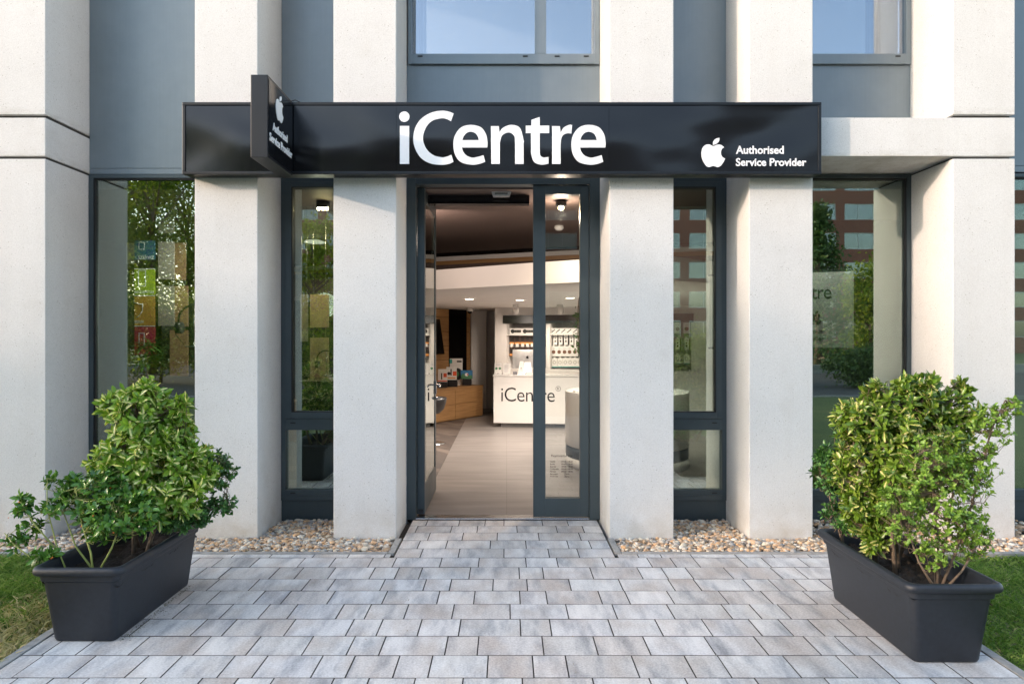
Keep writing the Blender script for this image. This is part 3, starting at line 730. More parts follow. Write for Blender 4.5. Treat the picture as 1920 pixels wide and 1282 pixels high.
# ------------------------------------------------------------------ fascia sign
YS = 4.95; SX0, SX1, SZ0, SZ1 = PX(342, YS), PX(1540, YS), PZ(327, YS), PZ(192, YS)
sg = empty('fascia_sign', (0, YS, SZ0), 0, 'long glossy black shop fascia sign with white lettering above the entrance', 'sign')
def spart(mb, name, mat, par=sg, **kw):
    o = mb.build(name, mat, par, **kw)
    if par is sg: o.matrix_parent_inverse = Matrix.Translation((0, -YS, -SZ0))
    return o
m = MB(); m.box(SX0+.005, SX1-.005, YS+.02, YF-.003, SZ0+.004, SZ1-.004); spart(m, 'sign_box', M['signframe'])
m = MB(); fr_ = .022
m.box(SX0, SX1, YS-.004, YS+.045, SZ1-fr_, SZ1, bev=.003); m.box(SX0, SX1, YS-.004, YS+.045, SZ0, SZ0+fr_, bev=.003)
m.box(SX0, SX0+fr_, YS-.003, YS+.045, SZ0+fr_, SZ1-fr_, bev=.003); m.box(SX1-fr_, SX1, YS-.003, YS+.045, SZ0+fr_, SZ1-fr_, bev=.003)
spart(m, 'sign_frame', M['signframe'])
js = [SX0+fr_, PX(471, YS), PX(743, YS), PX(1142, YS), SX1-fr_]
for a, b in zip(js, js[1:]):
    m = MB(); m.box(a+.0008, b-.0008, YS+.004, YS+.02, SZ0+fr_, SZ1-fr_); spart(m, 'sign_face', M['acrylic'])
m = MB(); s_ = YS/F/2.98
geo = {}
m = MB()
for ch, loops in icentre_loops():
    V, Fs = loops_geo([[Vector((p[0], -p[1])) for p in lp] for lp in loops], .004/s_ if False else 1)
    m.add([(PX(640 + v.x/2.981, YS), YS + .004 - .004*(v.z+1)/2 , PZ(-v.y/2.981, YS)) for v in V], Fs)
spart(m, 'shop_name_letters', M['white'])
m = MB(); put_apple(m, (PX(1280+105/2.981, YS), YS+.004, PZ(934/2.981, YS)), (1,0,0), (0,0,1), (0,-1,0), 164/2.981*YS/F); spart(m, 'emblem', M['white'])
m = MB()
put_text(m, 'Authorised', (PX(1280+298/2.981, YS), YS+.004, PZ(861/2.981, YS)), (1,0,0), (0,0,1), (0,-1,0), 268/2.981*YS/F, 46/2.981*YS/F, off=.022)
spart(m, 'lettering', M['white']); m = MB()
put_text(m, 'Service Provider', (PX(1280+298/2.981, YS), YS+.004, PZ(929/2.981, YS)), (1,0,0), (0,0,1), (0,-1,0), 394/2.981*YS/F, 45/2.981*YS/F, off=.022)
spart(m, 'lettering', M['white'])
# projecting blade sign
BX0, BX1, BY0, BY1 = -1.675, -1.563, 4.43, 4.945
bs = empty('blade_sign', (-1.62, 4.69, SZ0), 0, 'black box sign projecting at a right angle from the long fascia sign', 'sign')
def b2(mb, name, mat):
    o = mb.build(name, mat, bs); o.matrix_parent_inverse = Matrix.Translation((1.62, -4.69, -SZ0)); return o
m = MB(); m.box(BX0, BX1, BY0, BY1, SZ0-.015, SZ1, bev=.004); b2(m, 'sign_box', M['signframe'])
m = MB(); m.box(BX1, BX1+.003, BY0+.018, BY1-.012, SZ0+.006, SZ1-.02); b2(m, 'sign_face', M['acrylic'])
m = MB(); m.box(BX0-.003, BX0, BY0+.018, BY1-.012, SZ0+.006, SZ1-.02); b2(m, 'sign_face', M['acrylic'])
m = MB(); x_ = BX1+.003; put_apple(m, (x_, 4.575, 2.985), (0,1,0), (0,0,1), (1,0,0), .185); b2(m, 'emblem', M['white'])
m = MB()
put_text(m, 'Authorised', (x_, 4.515, 2.885), (0,1,0), (0,0,1), (1,0,0), .30, .056, off=.022); b2(m, 'lettering', M['white']); m = MB()
put_text(m, 'Service Provider', (x_, 4.455, 2.80), (0,1,0), (0,0,1), (1,0,0), .465, .056, off=.022); b2(m, 'lettering', M['white'])
m = MB(); m.tube([(BX1-.02, BY1-.01, SZ1), (BX1+.02, 4.945, SZ1+.014), (BX1+.06, 4.975, SZ1+.001)], .004, 6); b2(m, 'cable', M['blackplastic'])

# ------------------------------------------------------------------ interior shell
ins = []
m = MB(); m.box(-5.2, 5.2, YB+.12, 16, -.08, .004); m.build('floor', M['floor'], kind='structure')
m = MB(); m.box(-5.2, -.76, 7.2, 16, .004, .008); m.build('herringbone_floor', M['carpet'], kind='structure')
m = MB(); m.box(-5.3, 5.3, 14.2, 14.3, 0, 2.9); m.build('back_wall', M['whitepaint'], kind='structure')
m = MB(); m.box(-5.3, -5.2, YB+.1, 14.2, 0, 2.9); m.build('side_wall', M['ceil_dark'], kind='structure')
m = MB(); m.box(5.2, 5.3, YB+.1, 14.2, 0, 2.9); m.build('side_wall', M['whitepaint'], kind='structure')
m = MB(); m.box(-5.3, 5.3, YB+.14, 14.3, 2.76, 2.82); m.build('dark_ceiling', M['ceil_dark'], kind='structure')
FL = [(-5.2, 10.8), (-.82, 7.8), (.28, 7.04), (.735, 6.77), (1.6, 6.5), (2.3, 7.1), (5.2, 7.1)]
m = MB(); m.prism([(-1.0, 7.923)] + FL[1:] + [(5.2, 14.2), (-1.7, 14.2)], 2.06, 2.285); m.build('lower_ceiling', M['whitepaint'], kind='structure')
m = MB(); m.prism([(-5.2, 10.8), (-1.003, 7.925), (-1.703, 14.2), (-5.2, 14.2)], 2.06, 2.285); m.build('lower_ceiling', M['ceil_dark'], kind='structure')  # same ceiling coloured dark on the left, in place of dimmer light
def strip(z0, z1, dy, mat, name, th=.05):
    pl = [(-5.2, 12.5), (-1.06, 10.1), (.373, 9.49), (1.2, 9.2), (5.2, 8.4)]
    mb = MB(); pts = [(x, y+dy) for x, y in pl]; mb.prism(pts + [(x, y+dy+th) for x, y in pl][::-1], z0, z1); mb.build(name, mat, kind='structure')
strip(2.645, 2.706, 0, M['whitepaint'], 'cove_band'); strip(2.589, 2.643, .01, M['oak'], 'cove_band'); strip(2.707, 2.759, -.01, M['blackgloss'], 'cove_band'); strip(2.29, 2.587, .02, M['ceil_dark'], 'cove_wall')
# plain wall block at the back left
m = MB(); m.prism([(-.71, 13.58), (PX(912, 13.9), 13.75), (PX(912, 13.9), 14.2), (-.71, 14.2)], 0, 2.06); m.build('partition_wall', M['whitepaint'], kind='structure')
m = MB(); m.prism([(-.70, 13.565), (PX(930, 13.9), 13.735), (PX(930, 13.9), 13.75), (-.70, 13.58)], 0.008, .08); m.build('skirting', plain('grey_skirting', (.2, .19, .18), .5), kind='structure')
d = Vector((.561, .828)); nrm = Vector((-.828, .561))
c0 = Vector((-.47, 13.05))
def cab(u, v): p = c0 + d*u + nrm*v; return (p.x, p.y)
# oak wall with black panel
ow = empty('oak_wall', (*cab(-1, .5), 0), 0, 'oak panelled wall with a tall black panel behind the low cabinet', 'wall')
def owp(mb, name, mat): o = mb.build(name, mat, ow); o.matrix_parent_inverse = Matrix.Translation(-ow.location); return o
def quadprism(mb, u0, u1, v0, v1, z0, z1, mi=0): mb.prism([cab(u0, v0), cab(u1, v0), cab(u1, v1), cab(u0, v1)], z0, z1, mi)
def u_at(px, v=.5):
    t = (px-VX)/F; p = c0 + nrm*v; return (t*p.y - p.x)/(d.x - t*d.y)
ub0, ub1, ue = u_at(841.5), u_at(874.5), u_at(882)
m = MB()
for (a, b) in ((u_at(735), ub0), (ub1, ue)):
    z = .01
    while z < 2.05:
        quadprism(m, a, b, .5, .55, z, min(z+.27, 2.06)-.006); z += .27
owp(m, 'wall_panel', M['oak'])
m = MB(); quadprism(m, -6, ue-.01, .52, .62, 0, 2.06); quadprism(m, ub0+.005, ub1-.005, .49, .519, .01, 2.058); owp(m, 'black_panel', M['blackgloss'])
# low cabinet
cb = empty('low_cabinet', (*cab(-1, .2), 0), 0, 'low oak drawer cabinet along the left back of the shop', 'cabinet')
def cbp(mb, name, mat): o = mb.build(name, mat, cb); o.matrix_parent_inverse = Matrix.Translation(-cb.location); return o
m = MB(); quadprism(m, -4.2, 0, 0, .48, .012, .575); cbp(m, 'carcass', M['oak'])
m = MB(); quadprism(m, -4.22, .012, -.02, .485, .577, .60); cbp(m, 'cabinet_top', M['oak'])
for u in (0, -.85, -1.7, -2.55):
    for (z0, z1) in ((.03, .295), (.301, .572)):
        m = MB(); quadprism(m, u-.845, u-.004, -.014, -.001, z0, z1); cbp(m, 'drawer_front', M['oak'])
m = MB(); quadprism(m, -4.2, -.01, .01, .4, .008, .03)
# things on the cabinet
def carton(px0, px1, py0, py1, v, name, label, mats, draw=None, depth=.06, grp='product boxes on the low cabinet'):
    uc = u_at((px0+px1)/2, v); p = c0 + d*uc + nrm*v; Y = p.y
    x0, x1 = PX(px0, Y), PX(px1, Y); z0, z1 = PZ(py1, Y), PZ(py0, Y)
    o = empty(name, ((x0+x1)/2, Y, z0), 0, label, 'box', grp)
    wd, hh = (x1-x0), (z1-z0)
    mb = MB(); mb.box(-wd/2, wd/2, 0, depth, 0, hh, bev=.003); mb.build('carton', mats[0], o)
    if draw:
        pm = MB(); draw(pm, wd, hh); pm.build('print', mats[1:], o)
    return o, Y, z0
Wc = plain('white_card', (.80, .79, .77), .5, var=.02); Rd = plain('red_print', (.75, .10, .03), .5); Tl = plain('teal_print', (.05, .42, .38), .5)
Bk = plain('black_print', (.02, .02, .02), .4); Gr = plain('green_print', (.08, .25, .12), .5); Bl = plain('blue_print', (.04, .20, .42), .5); Og = plain('orange_print', (.75, .33, .1), .5)
def flat(mb, x0, x1, z0, z1, mi, y=-.0015): mb.box(x0, x1, y, y+.001, z0, z1, mi)
def disc(mb, x, z, r, mi, y=-.002, n=24): mb.add([(x+r*math.cos(2*math.pi*k/n), y, z+r*math.sin(2*math.pi*k/n)) for k in range(n)], [list(range(n))], mi)
_, Yc, zc_ = carton(841, 867, 672, 722, .40, 'display_box', 'tall white box with a big black round device printed on it', [Wc, Tl, Bk, Gr],
    lambda p, w_, h_: (flat(p, -w_*.48, -w_*.24, h_*.82, h_*.97, 0), disc(p, w_*.08, h_*.42, w_*.44, 1), flat(p, w_*.1, w_*.44, h_*.86, h_*.92, 1), disc(p, w_*.08, h_*.42, w_*.2, 2, -.003)))
carton(837, 856, 688, 712, .17, 'display_box', 'white and red box with a wrist device, standing in the middle of the row', [Wc, Rd, Bk, Og],
    lambda p, w_, h_: (flat(p, w_*.14, w_*.5, h_*.32, h_*.66, 0), flat(p, -w_*.1, w_*.02, h_*.35, h_*.85, 1), flat(p, -w_*.4, w_*.4, h_*.10, h_*.2, 2), disc(p, -w_*.25, h_*.5, w_*.16, 1)))
carton(821, 838, 692, 716, .17, 'display_box', 'white and red box leftmost of the row on the oak cabinet', [Wc, Rd, Bk, Og],
    lambda p, w_, h_: (flat(p, w_*.12, w_*.48, h_*.38, h_*.68, 0), flat(p, -w_*.15, -w_*.02, h_*.2, h_*.7, 1), flat(p, -w_*.5, w_*.5, 0.01, h_*.12, 0)))
carton(864, 886, 694, 710, .17, 'display_box', 'flat green and blue box at the right end of the row', [Bl, Gr, Wc, Rd],
    lambda p, w_, h_: (flat(p, -w_*.48, w_*.48, .002, h_*.42, 0), disc(p, 0, h_*.5, w_*.15, 1), disc(p, -w_*.3, h_*.45, w_*.12, 0), disc(p, .02, h_*.5, w_*.07, 2, -.003)), .04)
for (a, b, t_, lb) in ((839, 857, 712, 'black display plinth under the middle red and white box'), (867, 884, 710, 'black display plinth under the green and blue box'), (820, 838, 716, 'black display plinth at the left end of the row'), (845, 867, 722, 'black display plinth under the tall white box')):
    v = .40 if a == 845 else .17
    uc = u_at((a+b)/2, v); p = c0 + d*uc + nrm*v; Y = p.y; zt = PZ(t_, Y)-.001
    m = MB(); m.box(PX(a, Y), PX(b, Y), Y-.01, Y+.13, .602, zt, bev=.003); m.build('display_plinth', M['blackplastic'], label=lb, cat='plinth', group='black display plinths')
# wall screen
uv0 = u_at(830, .42)
o = empty('wall_screen', (*cab(uv0, .4), 1.2), math.atan2(d.y, d.x), 'black wall screen tilted forward on the oak wall', 'screen')
m = MB(); m.box(-1.1, 0, -.03, .03, 0, .66, bev=.004); m.build('screen_body', M['blackgloss'], o); o.rotation_euler = (R(-10), 0, math.atan2(d.y, d.x))
m = MB(); m.box(-1.08, -.02, -.034, -.031, .02, .64); m.build('screen_glass', M['blackgloss'], o)

# reception counter
CA = R(-8); cx, cy = -.222, 11.42
ct = empty('reception_counter', (cx, cy, 0), CA, 'white reception counter with thin black lettering', 'counter')
m = MB(); m.box(0, 2.3, 0, .7, .075, .86, bev=.004); m.build('counter_body', M['whitegloss'], ct)
m = MB(); m.box(-.012, 2.312, -.012, .712, .862, .882, bev=.003); m.build('counter_top', M['whitegloss'], ct)
m = MB(); m.box(.12, 2.2, .05, .6, .008, .074); m.build('kick_plate', plain('grey_kick', (.22, .22, .22), .4), ct)
m = MB(); put_text(m, 'iCentre', (.132, 0, .44), (1,0,0), (0,0,1), (0,-1,0), .90, .235, off=-.006, spacing=.95, thick=.003)
put_text(m, 'R', (1.075, 0, .64), (1,0,0), (0,0,1), (0,-1,0), .03, .042, thick=.003)
ring = []
m.add([(1.09+r*math.cos(2*math.pi*k/24), -.002, .661+r*math.sin(2*math.pi*k/24)) for r in (.037, .043) for k in range(24)], [(k, (k+1) % 24, 24+(k+1) % 24, 24+k) for k in range(24)])
m.build('lettering', M['blackplastic'], ct)
def cpt(px, py, back):
    """point on the counter top a given way back from its front edge, in world coords"""
    t = (px-VX)/F; ux, uy = math.cos(CA), math.sin(CA); bx, by = cx - uy*back, cy + ux*back
    u = (t*by - bx)/(ux - t*uy); return bx+ux*u, by+uy*u
# computer
X_, Y_ = cpt(989, 703, .42)
pc = empty('desktop_computer', (X_, Y_, .883), R(-4), 'thin silver desktop computer seen from behind on the counter', 'computer')
m = MB(); m.box(-.26, .26, -.012, .012, .09, .42, bev=.008)
m.lathe([(.001, -.03), (.12, -.026), (.2, -.012), (.24, 0)], (0, 0, 0), 24)
for i in range(len(m.v)-96, len(m.v)): pass
m = MB(); m.box(-.26, .26, -.004, .012, .09, .42, bev=.003)
n = 20; vs = []; fs = []
for j in range(n+1):
    for i in range(n+1):
        a, b = i/n*2-1, j/n*2-1; vs.append((a*.258, -.004 - .022*(1-a*a)*(1-b*b)**.8, .255+b*.163))
for j in range(n):
    for i in range(n): q = j*(n+1)+i; fs.append((q, q+1, q+n+2, q+n+1))
m.add(vs, fs, 0, True); m.build('screen_back', plain('silver_aluminium', (.70, .70, .71), .35, .6), pc)
m = MB(); put_apple(m, (-.022, -.032, .265), (1,0,0), (0,0,1), (0,-1,0), .056); m.build('emblem', M['blackplastic'], pc)
m = MB(); m.add([(-.09,-.10,0),(.09,-.10,0),(.09,.09,0),(-.09,.09,0),(-.09,-.10,.008),(.09,-.10,.008),(.09,.09,.008),(-.09,.09,.008)], [(0,3,2,1),(4,5,6,7),(0,1,5,4),(1,2,6,5),(2,3,7,6),(3,0,4,7)])
m.add([(-.055,-.028,.2),(.055,-.028,.2),(.075,-.10,.008),(-.075,-.10,.008),(-.055,-.022,.2),(.055,-.022,.2),(.075,-.088,.008),(-.075,-.088,.008)], [(0,1,2,3),(4,7,6,5),(0,3,7,4),(1,5,6,2),(0,4,5,1),(3,2,6,7)])
m.build('stand', plain('bright_aluminium', (.82, .82, .83), .25, .5), pc)
def card(px0, px1, py0, lab, kindp):
    X0, Y0 = cpt(px0, 703, .10); X1 = PX(px1, Y0); z1 = PZ(py0, Y0)
    o = empty('card_holder', ((X0+X1)/2, Y0, .883), R(-6), lab, 'card holder', 'card holders on the counter'); o.rotation_euler = (R(-8), 0, R(-6))
    wd = X1-X0; hh = z1-.883
    mb = MB(); mb.box(-wd/2, wd/2, 0, .004, .004, hh); mb.build('card', Wc, o)
    mb = MB(); mb.box(-wd/2-.005, wd/2+.005, .006, .009, 0, hh+.004); mb.box(-wd/2-.005, wd/2+.005, -.01, .09, 0, .003); mb.build('holder', mat_glass('clear_plastic', .05, (.95, .95, .95), 1.3), o)
    p = MB()
    if kindp == 'dots':
        for x in (-.03, .03): disc(p, x, hh*.52, .022, 0, -.001)
        for k in range(3): flat(p, -wd*.3, wd*.3, hh*(.8+.04*k), hh*(.815+.04*k), 1)
        flat(p, -wd*.25, wd*.2, hh*.28, hh*.30, 1); flat(p, -.012, .012, hh*.08, hh*.14, 1)
    else:
        for k in range(9): flat(p, -wd*.32, wd*(.15+.17*((k*7) % 3)/3), hh*(.2+.075*k), hh*(.215+.075*k), 1)
    p.build('print', [Gr, plain('grey_print', (.45, .45, .5), .6)], o)
card(927, 940.5, 680, 'white card with two green round marks on the counter', 'dots'); card(943, 957, 680.5, 'white card of grey text lines next to the green-dotted card', 'text')
X_, Y_ = cpt(976, 703, .12); o = empty('price_card', (X_, Y_, .883), 0, 'tall slanted white leaflet stand before the computer', 'card holder')
m = MB(); m.add([(-.05,-.02,0),(.05,-.02,0),(.055,.05,.225),(-.01,.05,.225),(-.05,-.012,0),(.05,-.012,0),(.055,.058,.225),(-.01,.058,.225)], [(0,1,2,3),(4,7,6,5),(0,3,7,4),(1,5,6,2),(3,2,6,7),(0,4,5,1)]); m.build('card', Wc, o)
m = MB(); put_apple(m, (0.0, -.0, .1), (1,0,0), (0,.3,.95), (0,-1,.3), .03, thick=.002)
m.build('print', plain('grey_mark', (.4, .4, .42), .5), o)
X_, Y_ = cpt(966, 703, .10); m = MB(); m.box(X_-.035, X_+.035, Y_, Y_+.06, .884, .935, bev=.004); m.build('card_reader', plain('mid_grey_plastic', (.25, .25, .27), .4), label='small grey box beside the slanted white leaflet', cat='box')
X_, Y_ = cpt(992, 703, .10); m = MB(); m.box(X_-.06, X_+.06, Y_, Y_+.08, .884, .93, bev=.004); m.build('paper_stack', Wc, label='small white box on the counter below the computer screen', cat='box')

# shelf wall
SA = math.atan2(-.297, .955); S0 = (-.217, 12.5)
sw = empty('display_wall', (S0[0], S0[1], 0), SA, 'white display wall with lit recessed bays behind the counter', 'shelf wall')
def su(px, back=0):
    t = (px-VX)/F; c_, s_ = math.cos(SA), math.sin(SA); bx, by = S0[0]-s_*back, S0[1]+c_*back
    return (t*by-bx)/(c_-t*s_)
def sY(u, back=0): return S0[1] + math.sin(SA)*u + math.cos(SA)*back
def sz(py, u, back=0): return PZ(py, sY(u, back))
bay = [(su(950), su(1024)), (su(1031.5), su(1031.5)+1.05), (su(1031.5)+1.12, su(1296))]
zb0, zb1 = sz(691, .2), sz(604, .2)
m = MB()
m.box(0, bay[0][0], 0, .5, 0, 2.06); m.box(bay[0][1], bay[1][0], .0, .5, zb0, zb1); m.box(bay[1][1], bay[2][0], 0, .5, zb0, zb1); m.box(bay[2][1], 4.6, 0, .5, 0, 2.06)
m.box(bay[0][0], bay[2][1], 0, .5, 0, zb0); m.box(bay[0][0], bay[2][1], 0, .5, zb1, 2.06)
m.box(bay[0][0], bay[2][1], .40, .5, zb0, zb1)
m.build('wall_face', M['whitepaint'], sw)
m = MB(); m.box(su(944.5), bay[2][1]+.04, -.05, -.002, sz(606.5, .2), sz(591.5, .2), bev=.003); m.build('bay_header', M['blackgloss'], sw)
for (a, b) in bay:
    m = MB(); m.box(a+.01, b-.01, .385, .398, zb0+.01, zb1-.01); m.build('back_board', plain('grey_slat_board', (.42, .41, .42), .5), sw)
m = MB(); z_ = sz(627, .3, .1); m.box(bay[0][0], bay[0][1], .02, .38, z_-.018, z_); m.build('shelf', M['whitegloss'], sw)
m = MB(); z_2 = sz(626, 1.2, .1); m.box(bay[1][0], bay[1][1], .02, .38, z_2-.018, z_2); m.build('shelf', M['whitegloss'], sw)
for (b_, pys) in ((bay[0], (648, 668)), (bay[1], (651, 669, 689))):
    for py in pys:
        m = MB(); uu = b_[0]+.4; zz = sz(py, uu, .3); m.box(b_[0]+.02, b_[1]-.02, .36, .384, zz-.01, zz+.01); m.build('hook_rail', M['chrome'], sw)
# packs: one prototype per kind, copied
def pack_proto(kind):
    o = empty('product_pack', (0, 0, 0), SA)
    mb = MB(); pr = MB()
    if kind == 'case':      # dark hanging case with white header
        mb.box(-.05, .05, 0, .03, 0, .175, bev=.004); mb.build('pack', plain('dark_pack', (.05, .03, .025), .3), o)
        pr.box(-.028, .028, -.002, .02, .176, .235, 0); flat(pr, -.046, .046, .01, .05, 1); disc(pr, 0, .11, .028, 2); pr.build('print', [Wc, Og, Bk], o)
    elif kind == 'strap':
        mb.box(-.13, .13, 0, .05, 0, .11, bev=.004); mb.build('pack', Wc, o); disc(pr, -.07, .055, .038, 0); flat(pr, -.05, .09, .03, .08, 0)
        for q in range(4): flat(pr, -.03+.03*q, -.022+.03*q, .035, .075, 1, -.003)
        pr.build('print', [Bk, plain('olive_print', (.12, .12, .09), .5)], o)
    elif kind == 'slim':
        mb.box(-.036, .036, 0, .03, 0, .20, bev=.003); mb.build('pack', Wc, o)
        pr.box(-.018, .018, 0, .01, .2, .225, 0); flat(pr, -.012, .012, .05, .085, 1); disc(pr, 0, .12, .012, 1); flat(pr, -.02, .02, .165, .17, 1); flat(pr, .037, .052, 0, .19, 1, .01); pr.build('print', [Wc, Bk], o)
    elif kind == 'card':
        mb.box(-.055, .055, 0, .02, 0, .185, bev=.003); mb.build('pack', Wc, o)
        pr.box(-.018, .018, 0, .01, .185, .205, 0); disc(pr, 0, .08, .034, 1); flat(pr, -.02, .02, .14, .145, 2); pr.build('print', [Wc, plain('brown_print', (.18, .09, .06), .5), Bk], o)
    elif kind == 'box':
        mb.box(-.062, .062, 0, .06, 0, .10, bev=.003); mb.build('pack', Wc, o)
        pr.add([(-.045,-.0015,.02),(-.03,-.0015,.015),(.045,-.0015,.075),(.03,-.0015,.085)], [(0,1,2,3)], 0); pr.build('print', [Bk], o)
    elif kind == 'cable':
        mb.box(-.048, .048, 0, .02, 0, .16, bev=.003); mb.build('pack', Wc, o)
        pr.box(-.018, .018, 0, .01, .16, .182, 0)
        for rr in (.02, .03): pr.add([(r2*math.cos(2*math.pi*k/20), -.0015, .085+r2*math.sin(2*math.pi*k/20)) for r2 in (rr, rr+.003) for k in range(20)], [(k, (k+1) % 20, 20+(k+1) % 20, 20+k) for k in range(20)], 1)
        flat(pr, -.046, .046, .0, .012, 2); pr.build('print', [Wc, Bk, Tl], o)
    return o
protos = {}
def place_pack(kind, u, back, z, label, grp):
    if kind not in protos: protos[kind] = pack_proto(kind); o = protos[kind]
    else: o = copy_tree(protos[kind])
    c_, s_ = math.cos(SA), math.sin(SA)
    o.location = (S0[0]+c_*u-s_*back, S0[1]+s_*u+c_*back, z); tag(o, label, 'product pack', grp); return o
rowsP = [
 ('strap', [968, 991], 626.6, .12, ['white box with a dark watch strap, left on the top shelf of the left bay', 'white box with a dark watch strap, right on the top shelf of the left bay']),
 ('case', [960, 970, 980, 989, 998, 1007], 646.5, .14, 'dark case pack, upper row of left bay'),
 ('case', [960, 970, 980, 989, 998, 1007], 668, .14, 'dark case pack, lower row of left bay'),
 ('box', [1037, 1046, 1056, 1067, 1078], 625.6, .12, 'small white box, top shelf of right bay'),
 ('slim', [1041, 1051, 1061, 1071.5, 1081], 646.5, .12, 'slim white pack, upper row of right bay'),
 ('card', [1038, 1048.5, 1058.5, 1068, 1078], 668, .12, 'square white pack, middle row of right bay'),
 ('cable', [1039.5, 1050, 1060, 1069, 1078, 1087], 688, .12, 'white cable pack, bottom row of right bay')]
ordn = ['first', 'second', 'third', 'fourth', 'fifth', 'sixth']
for kind, pxs, py, back, lab in rowsP:
    for i, px in enumerate(pxs):
        u = su(px, back); l_ = lab[i] if isinstance(lab, list) else f'{lab}, {ordn[i]} from the left'
        l_ = ' '.join(l_.split()[:18])
        place_pack(kind, u, back, sz(py, u, back), l_[:], ('shelved' if kind in ('strap', 'box') else 'hanging') + f' {kind} packs on the display wall')
# more packs in the bays that show through the right narrow window
for r_, (kind, z) in enumerate((('card', 1.58), ('slim', 1.30), ('cable', 1.06))):
    for i in range(5):
        u = bay[2][1] - .08 - (4-i)*.15
        place_pack(kind, u, .12, z, f'white pack in the far right bay, row {ordn[r_]} from the top, {ordn[i]} along', 'packs in the far right bay')

# round display table
rt = empty('round_display_table', (1.43, 8.1, 0), 0, 'large round white display table with a dark band near its foot', 'table')
m = MB(); m.lathe([(.72, .24), (.73, .25), (.73, .86), (.725, .874)], n=64); m.lathe([(.70, .0), (.73, .008), (.73, .11)], n=64); m.build('drum', M['whitegloss'], rt)
m = MB(); m.lathe([(.722, .112), (.722, .238)], n=64); m.build('dark_band', plain('dark_band', (.045, .055, .065), .4), rt)
tb = empty('tablet', (.93, 7.72, .876), R(-30), 'black tablet leaning on a stand on the round table', 'tablet')
m = MB(); m.add([(-.08,-.03,.01),(.08,-.03,.01),(.08,.05,.17),(-.08,.05,.17),(-.08,-.02,.01),(.08,-.02,.01),(.08,.06,.17),(-.08,.06,.17)], [(0,1,2,3),(4,7,6,5),(0,3,7,4),(1,5,6,2),(3,2,6,7),(0,4,5,1)]); m.build('screen', M['blackplastic'], tb)
m = MB(); m.box(-.05, .05, -.05, .08, 0, .012, bev=.003); m.build('stand', M['chrome'], tb)
m = MB(); m.lathe([(.03, 0), (.03, .02), (.02, .025)], (.80, 7.85, .875), 16); m.build('security_puck', M['whitegloss'], label='small white puck at the left edge of the round table', cat='puck')

# lamps, detectors, camera
def downlight(px, py, lab, name='ceiling_light', z=2.06, power=35):
    Y = (z-EYE)*F/(VY-py); X = PX(px, Y)
    o = empty(name, (X, Y, z), 0, lab, 'lamp', 'recessed ceiling lights')
    m = MB(); m.add([(r*math.cos(2*math.pi*k/24), r*math.sin(2*math.pi*k/24), zz) for r, zz in ((.085, -.001), (.085, -.008), (.062, -.008), (.062, -.002)) for k in range(24)],
                    [(i*24+k, i*24+(k+1) % 24, (i+1)*24+(k+1) % 24, (i+1)*24+k) for i in range(3) for k in range(24)]); m.build('trim_ring', M['whitegloss'], o)
    m = MB(); m.add([(.061*math.cos(2*math.pi*k/24), .061*math.sin(2*math.pi*k/24), -.003) for k in range(24)], [list(range(24))[::-1]]); m.build('lamp_glass', M['lamp_soft'], o)
    return X, Y
LAMP = .50
def lamp(x, y, z, e, size=1.15*2, col=(1, .87, .76), kind='SPOT', blend=.8, rot=(0, 0, 0), sz_=.08):
    l = bpy.data.lights.new('shop_lamp_or_fill', kind); l.energy = e * LAMP; l.color = col
    if kind == 'SPOT': l.spot_size = size; l.spot_blend = blend; l.shadow_soft_size = sz_
    else: l.shadow_soft_size = sz_
    o = bpy.data.objects.new('shop_lamp_or_fill', l); COL.objects.link(o); o.location = (x, y, z); o.rotation_euler = rot; return o
for px, py, lab in ((975, 562, 'round recessed ceiling light left above the counter'), (1069, 558, 'round recessed ceiling light seen through the narrow door leaf'), (880, 560, 'round recessed ceiling light behind the open door')):
    X, Y = downlight(px, py, lab); lamp(X, Y, 2.03, 60)
for X, Y in ((-2.0, 10.0), (-1.5, 8.7), (1.9, 10.0), (3.7, 9.5), (1.45, 7.9), (-2.2, 12.2), (.35, 10.2)):  # extra lights added to brighten the shop, their discs hidden behind pillars
    lamp(X, Y, 2.03, 70)
    if abs(X-.35) < .01: continue  # added fill light without any fitting
    m = MB(); m.lathe([(.085, 0), (.085, .006)], (X, Y, 2.052), 20); m.build('ceiling_light', M['lamp_soft'], label=f'added unseen light in the white ceiling {"left" if X < 0 else "right"} of the entrance axis, {abs(Y):.1f} metres in', cat='lamp', group='recessed ceiling lights')
def spot(px, py, lab):
    z = 2.06; Y = 11.3; X = PX(px, Y)
    o = empty('spotlight', (X, Y, z), 0, lab, 'lamp', 'white ceiling spotlights')
    m = MB(); m.tube([(0, 0, 0), (0, 0, -.03)], .05, 16); m.build('ceiling_mount', M['whitegloss'], o)
    m = MB(); m.tube([(0, -.03, -.02), (.015, .05, -.13)], .052, 18); m.build('lamp_head', M['whitegloss'], o)
    lamp(X, Y+.1, z-.12, 26, 1.9, rot=(R(38), 0, 0), col=(1, .83, .68))
spot(966, 575, 'white cylinder spotlight on the ceiling left of the door mullion'); spot(1050, 572, 'white cylinder spotlight seen through the narrow leaf glass')
o = empty('security_camera', (PX(881, 12.6), 12.6, 2.06), 0, 'small white dome camera on the ceiling by the oak wall', 'camera')
m = MB(); m.lathe([(.06, 0), (.065, -.04), (.06, -.06)], n=20); m.build('housing', M['whitegloss'], o)
m = MB(); m.lathe([(.048, -.058), (.04, -.085), (.02, -.1), (.003, -.104)], n=20); m.build('dome', M['blackgloss'], o)
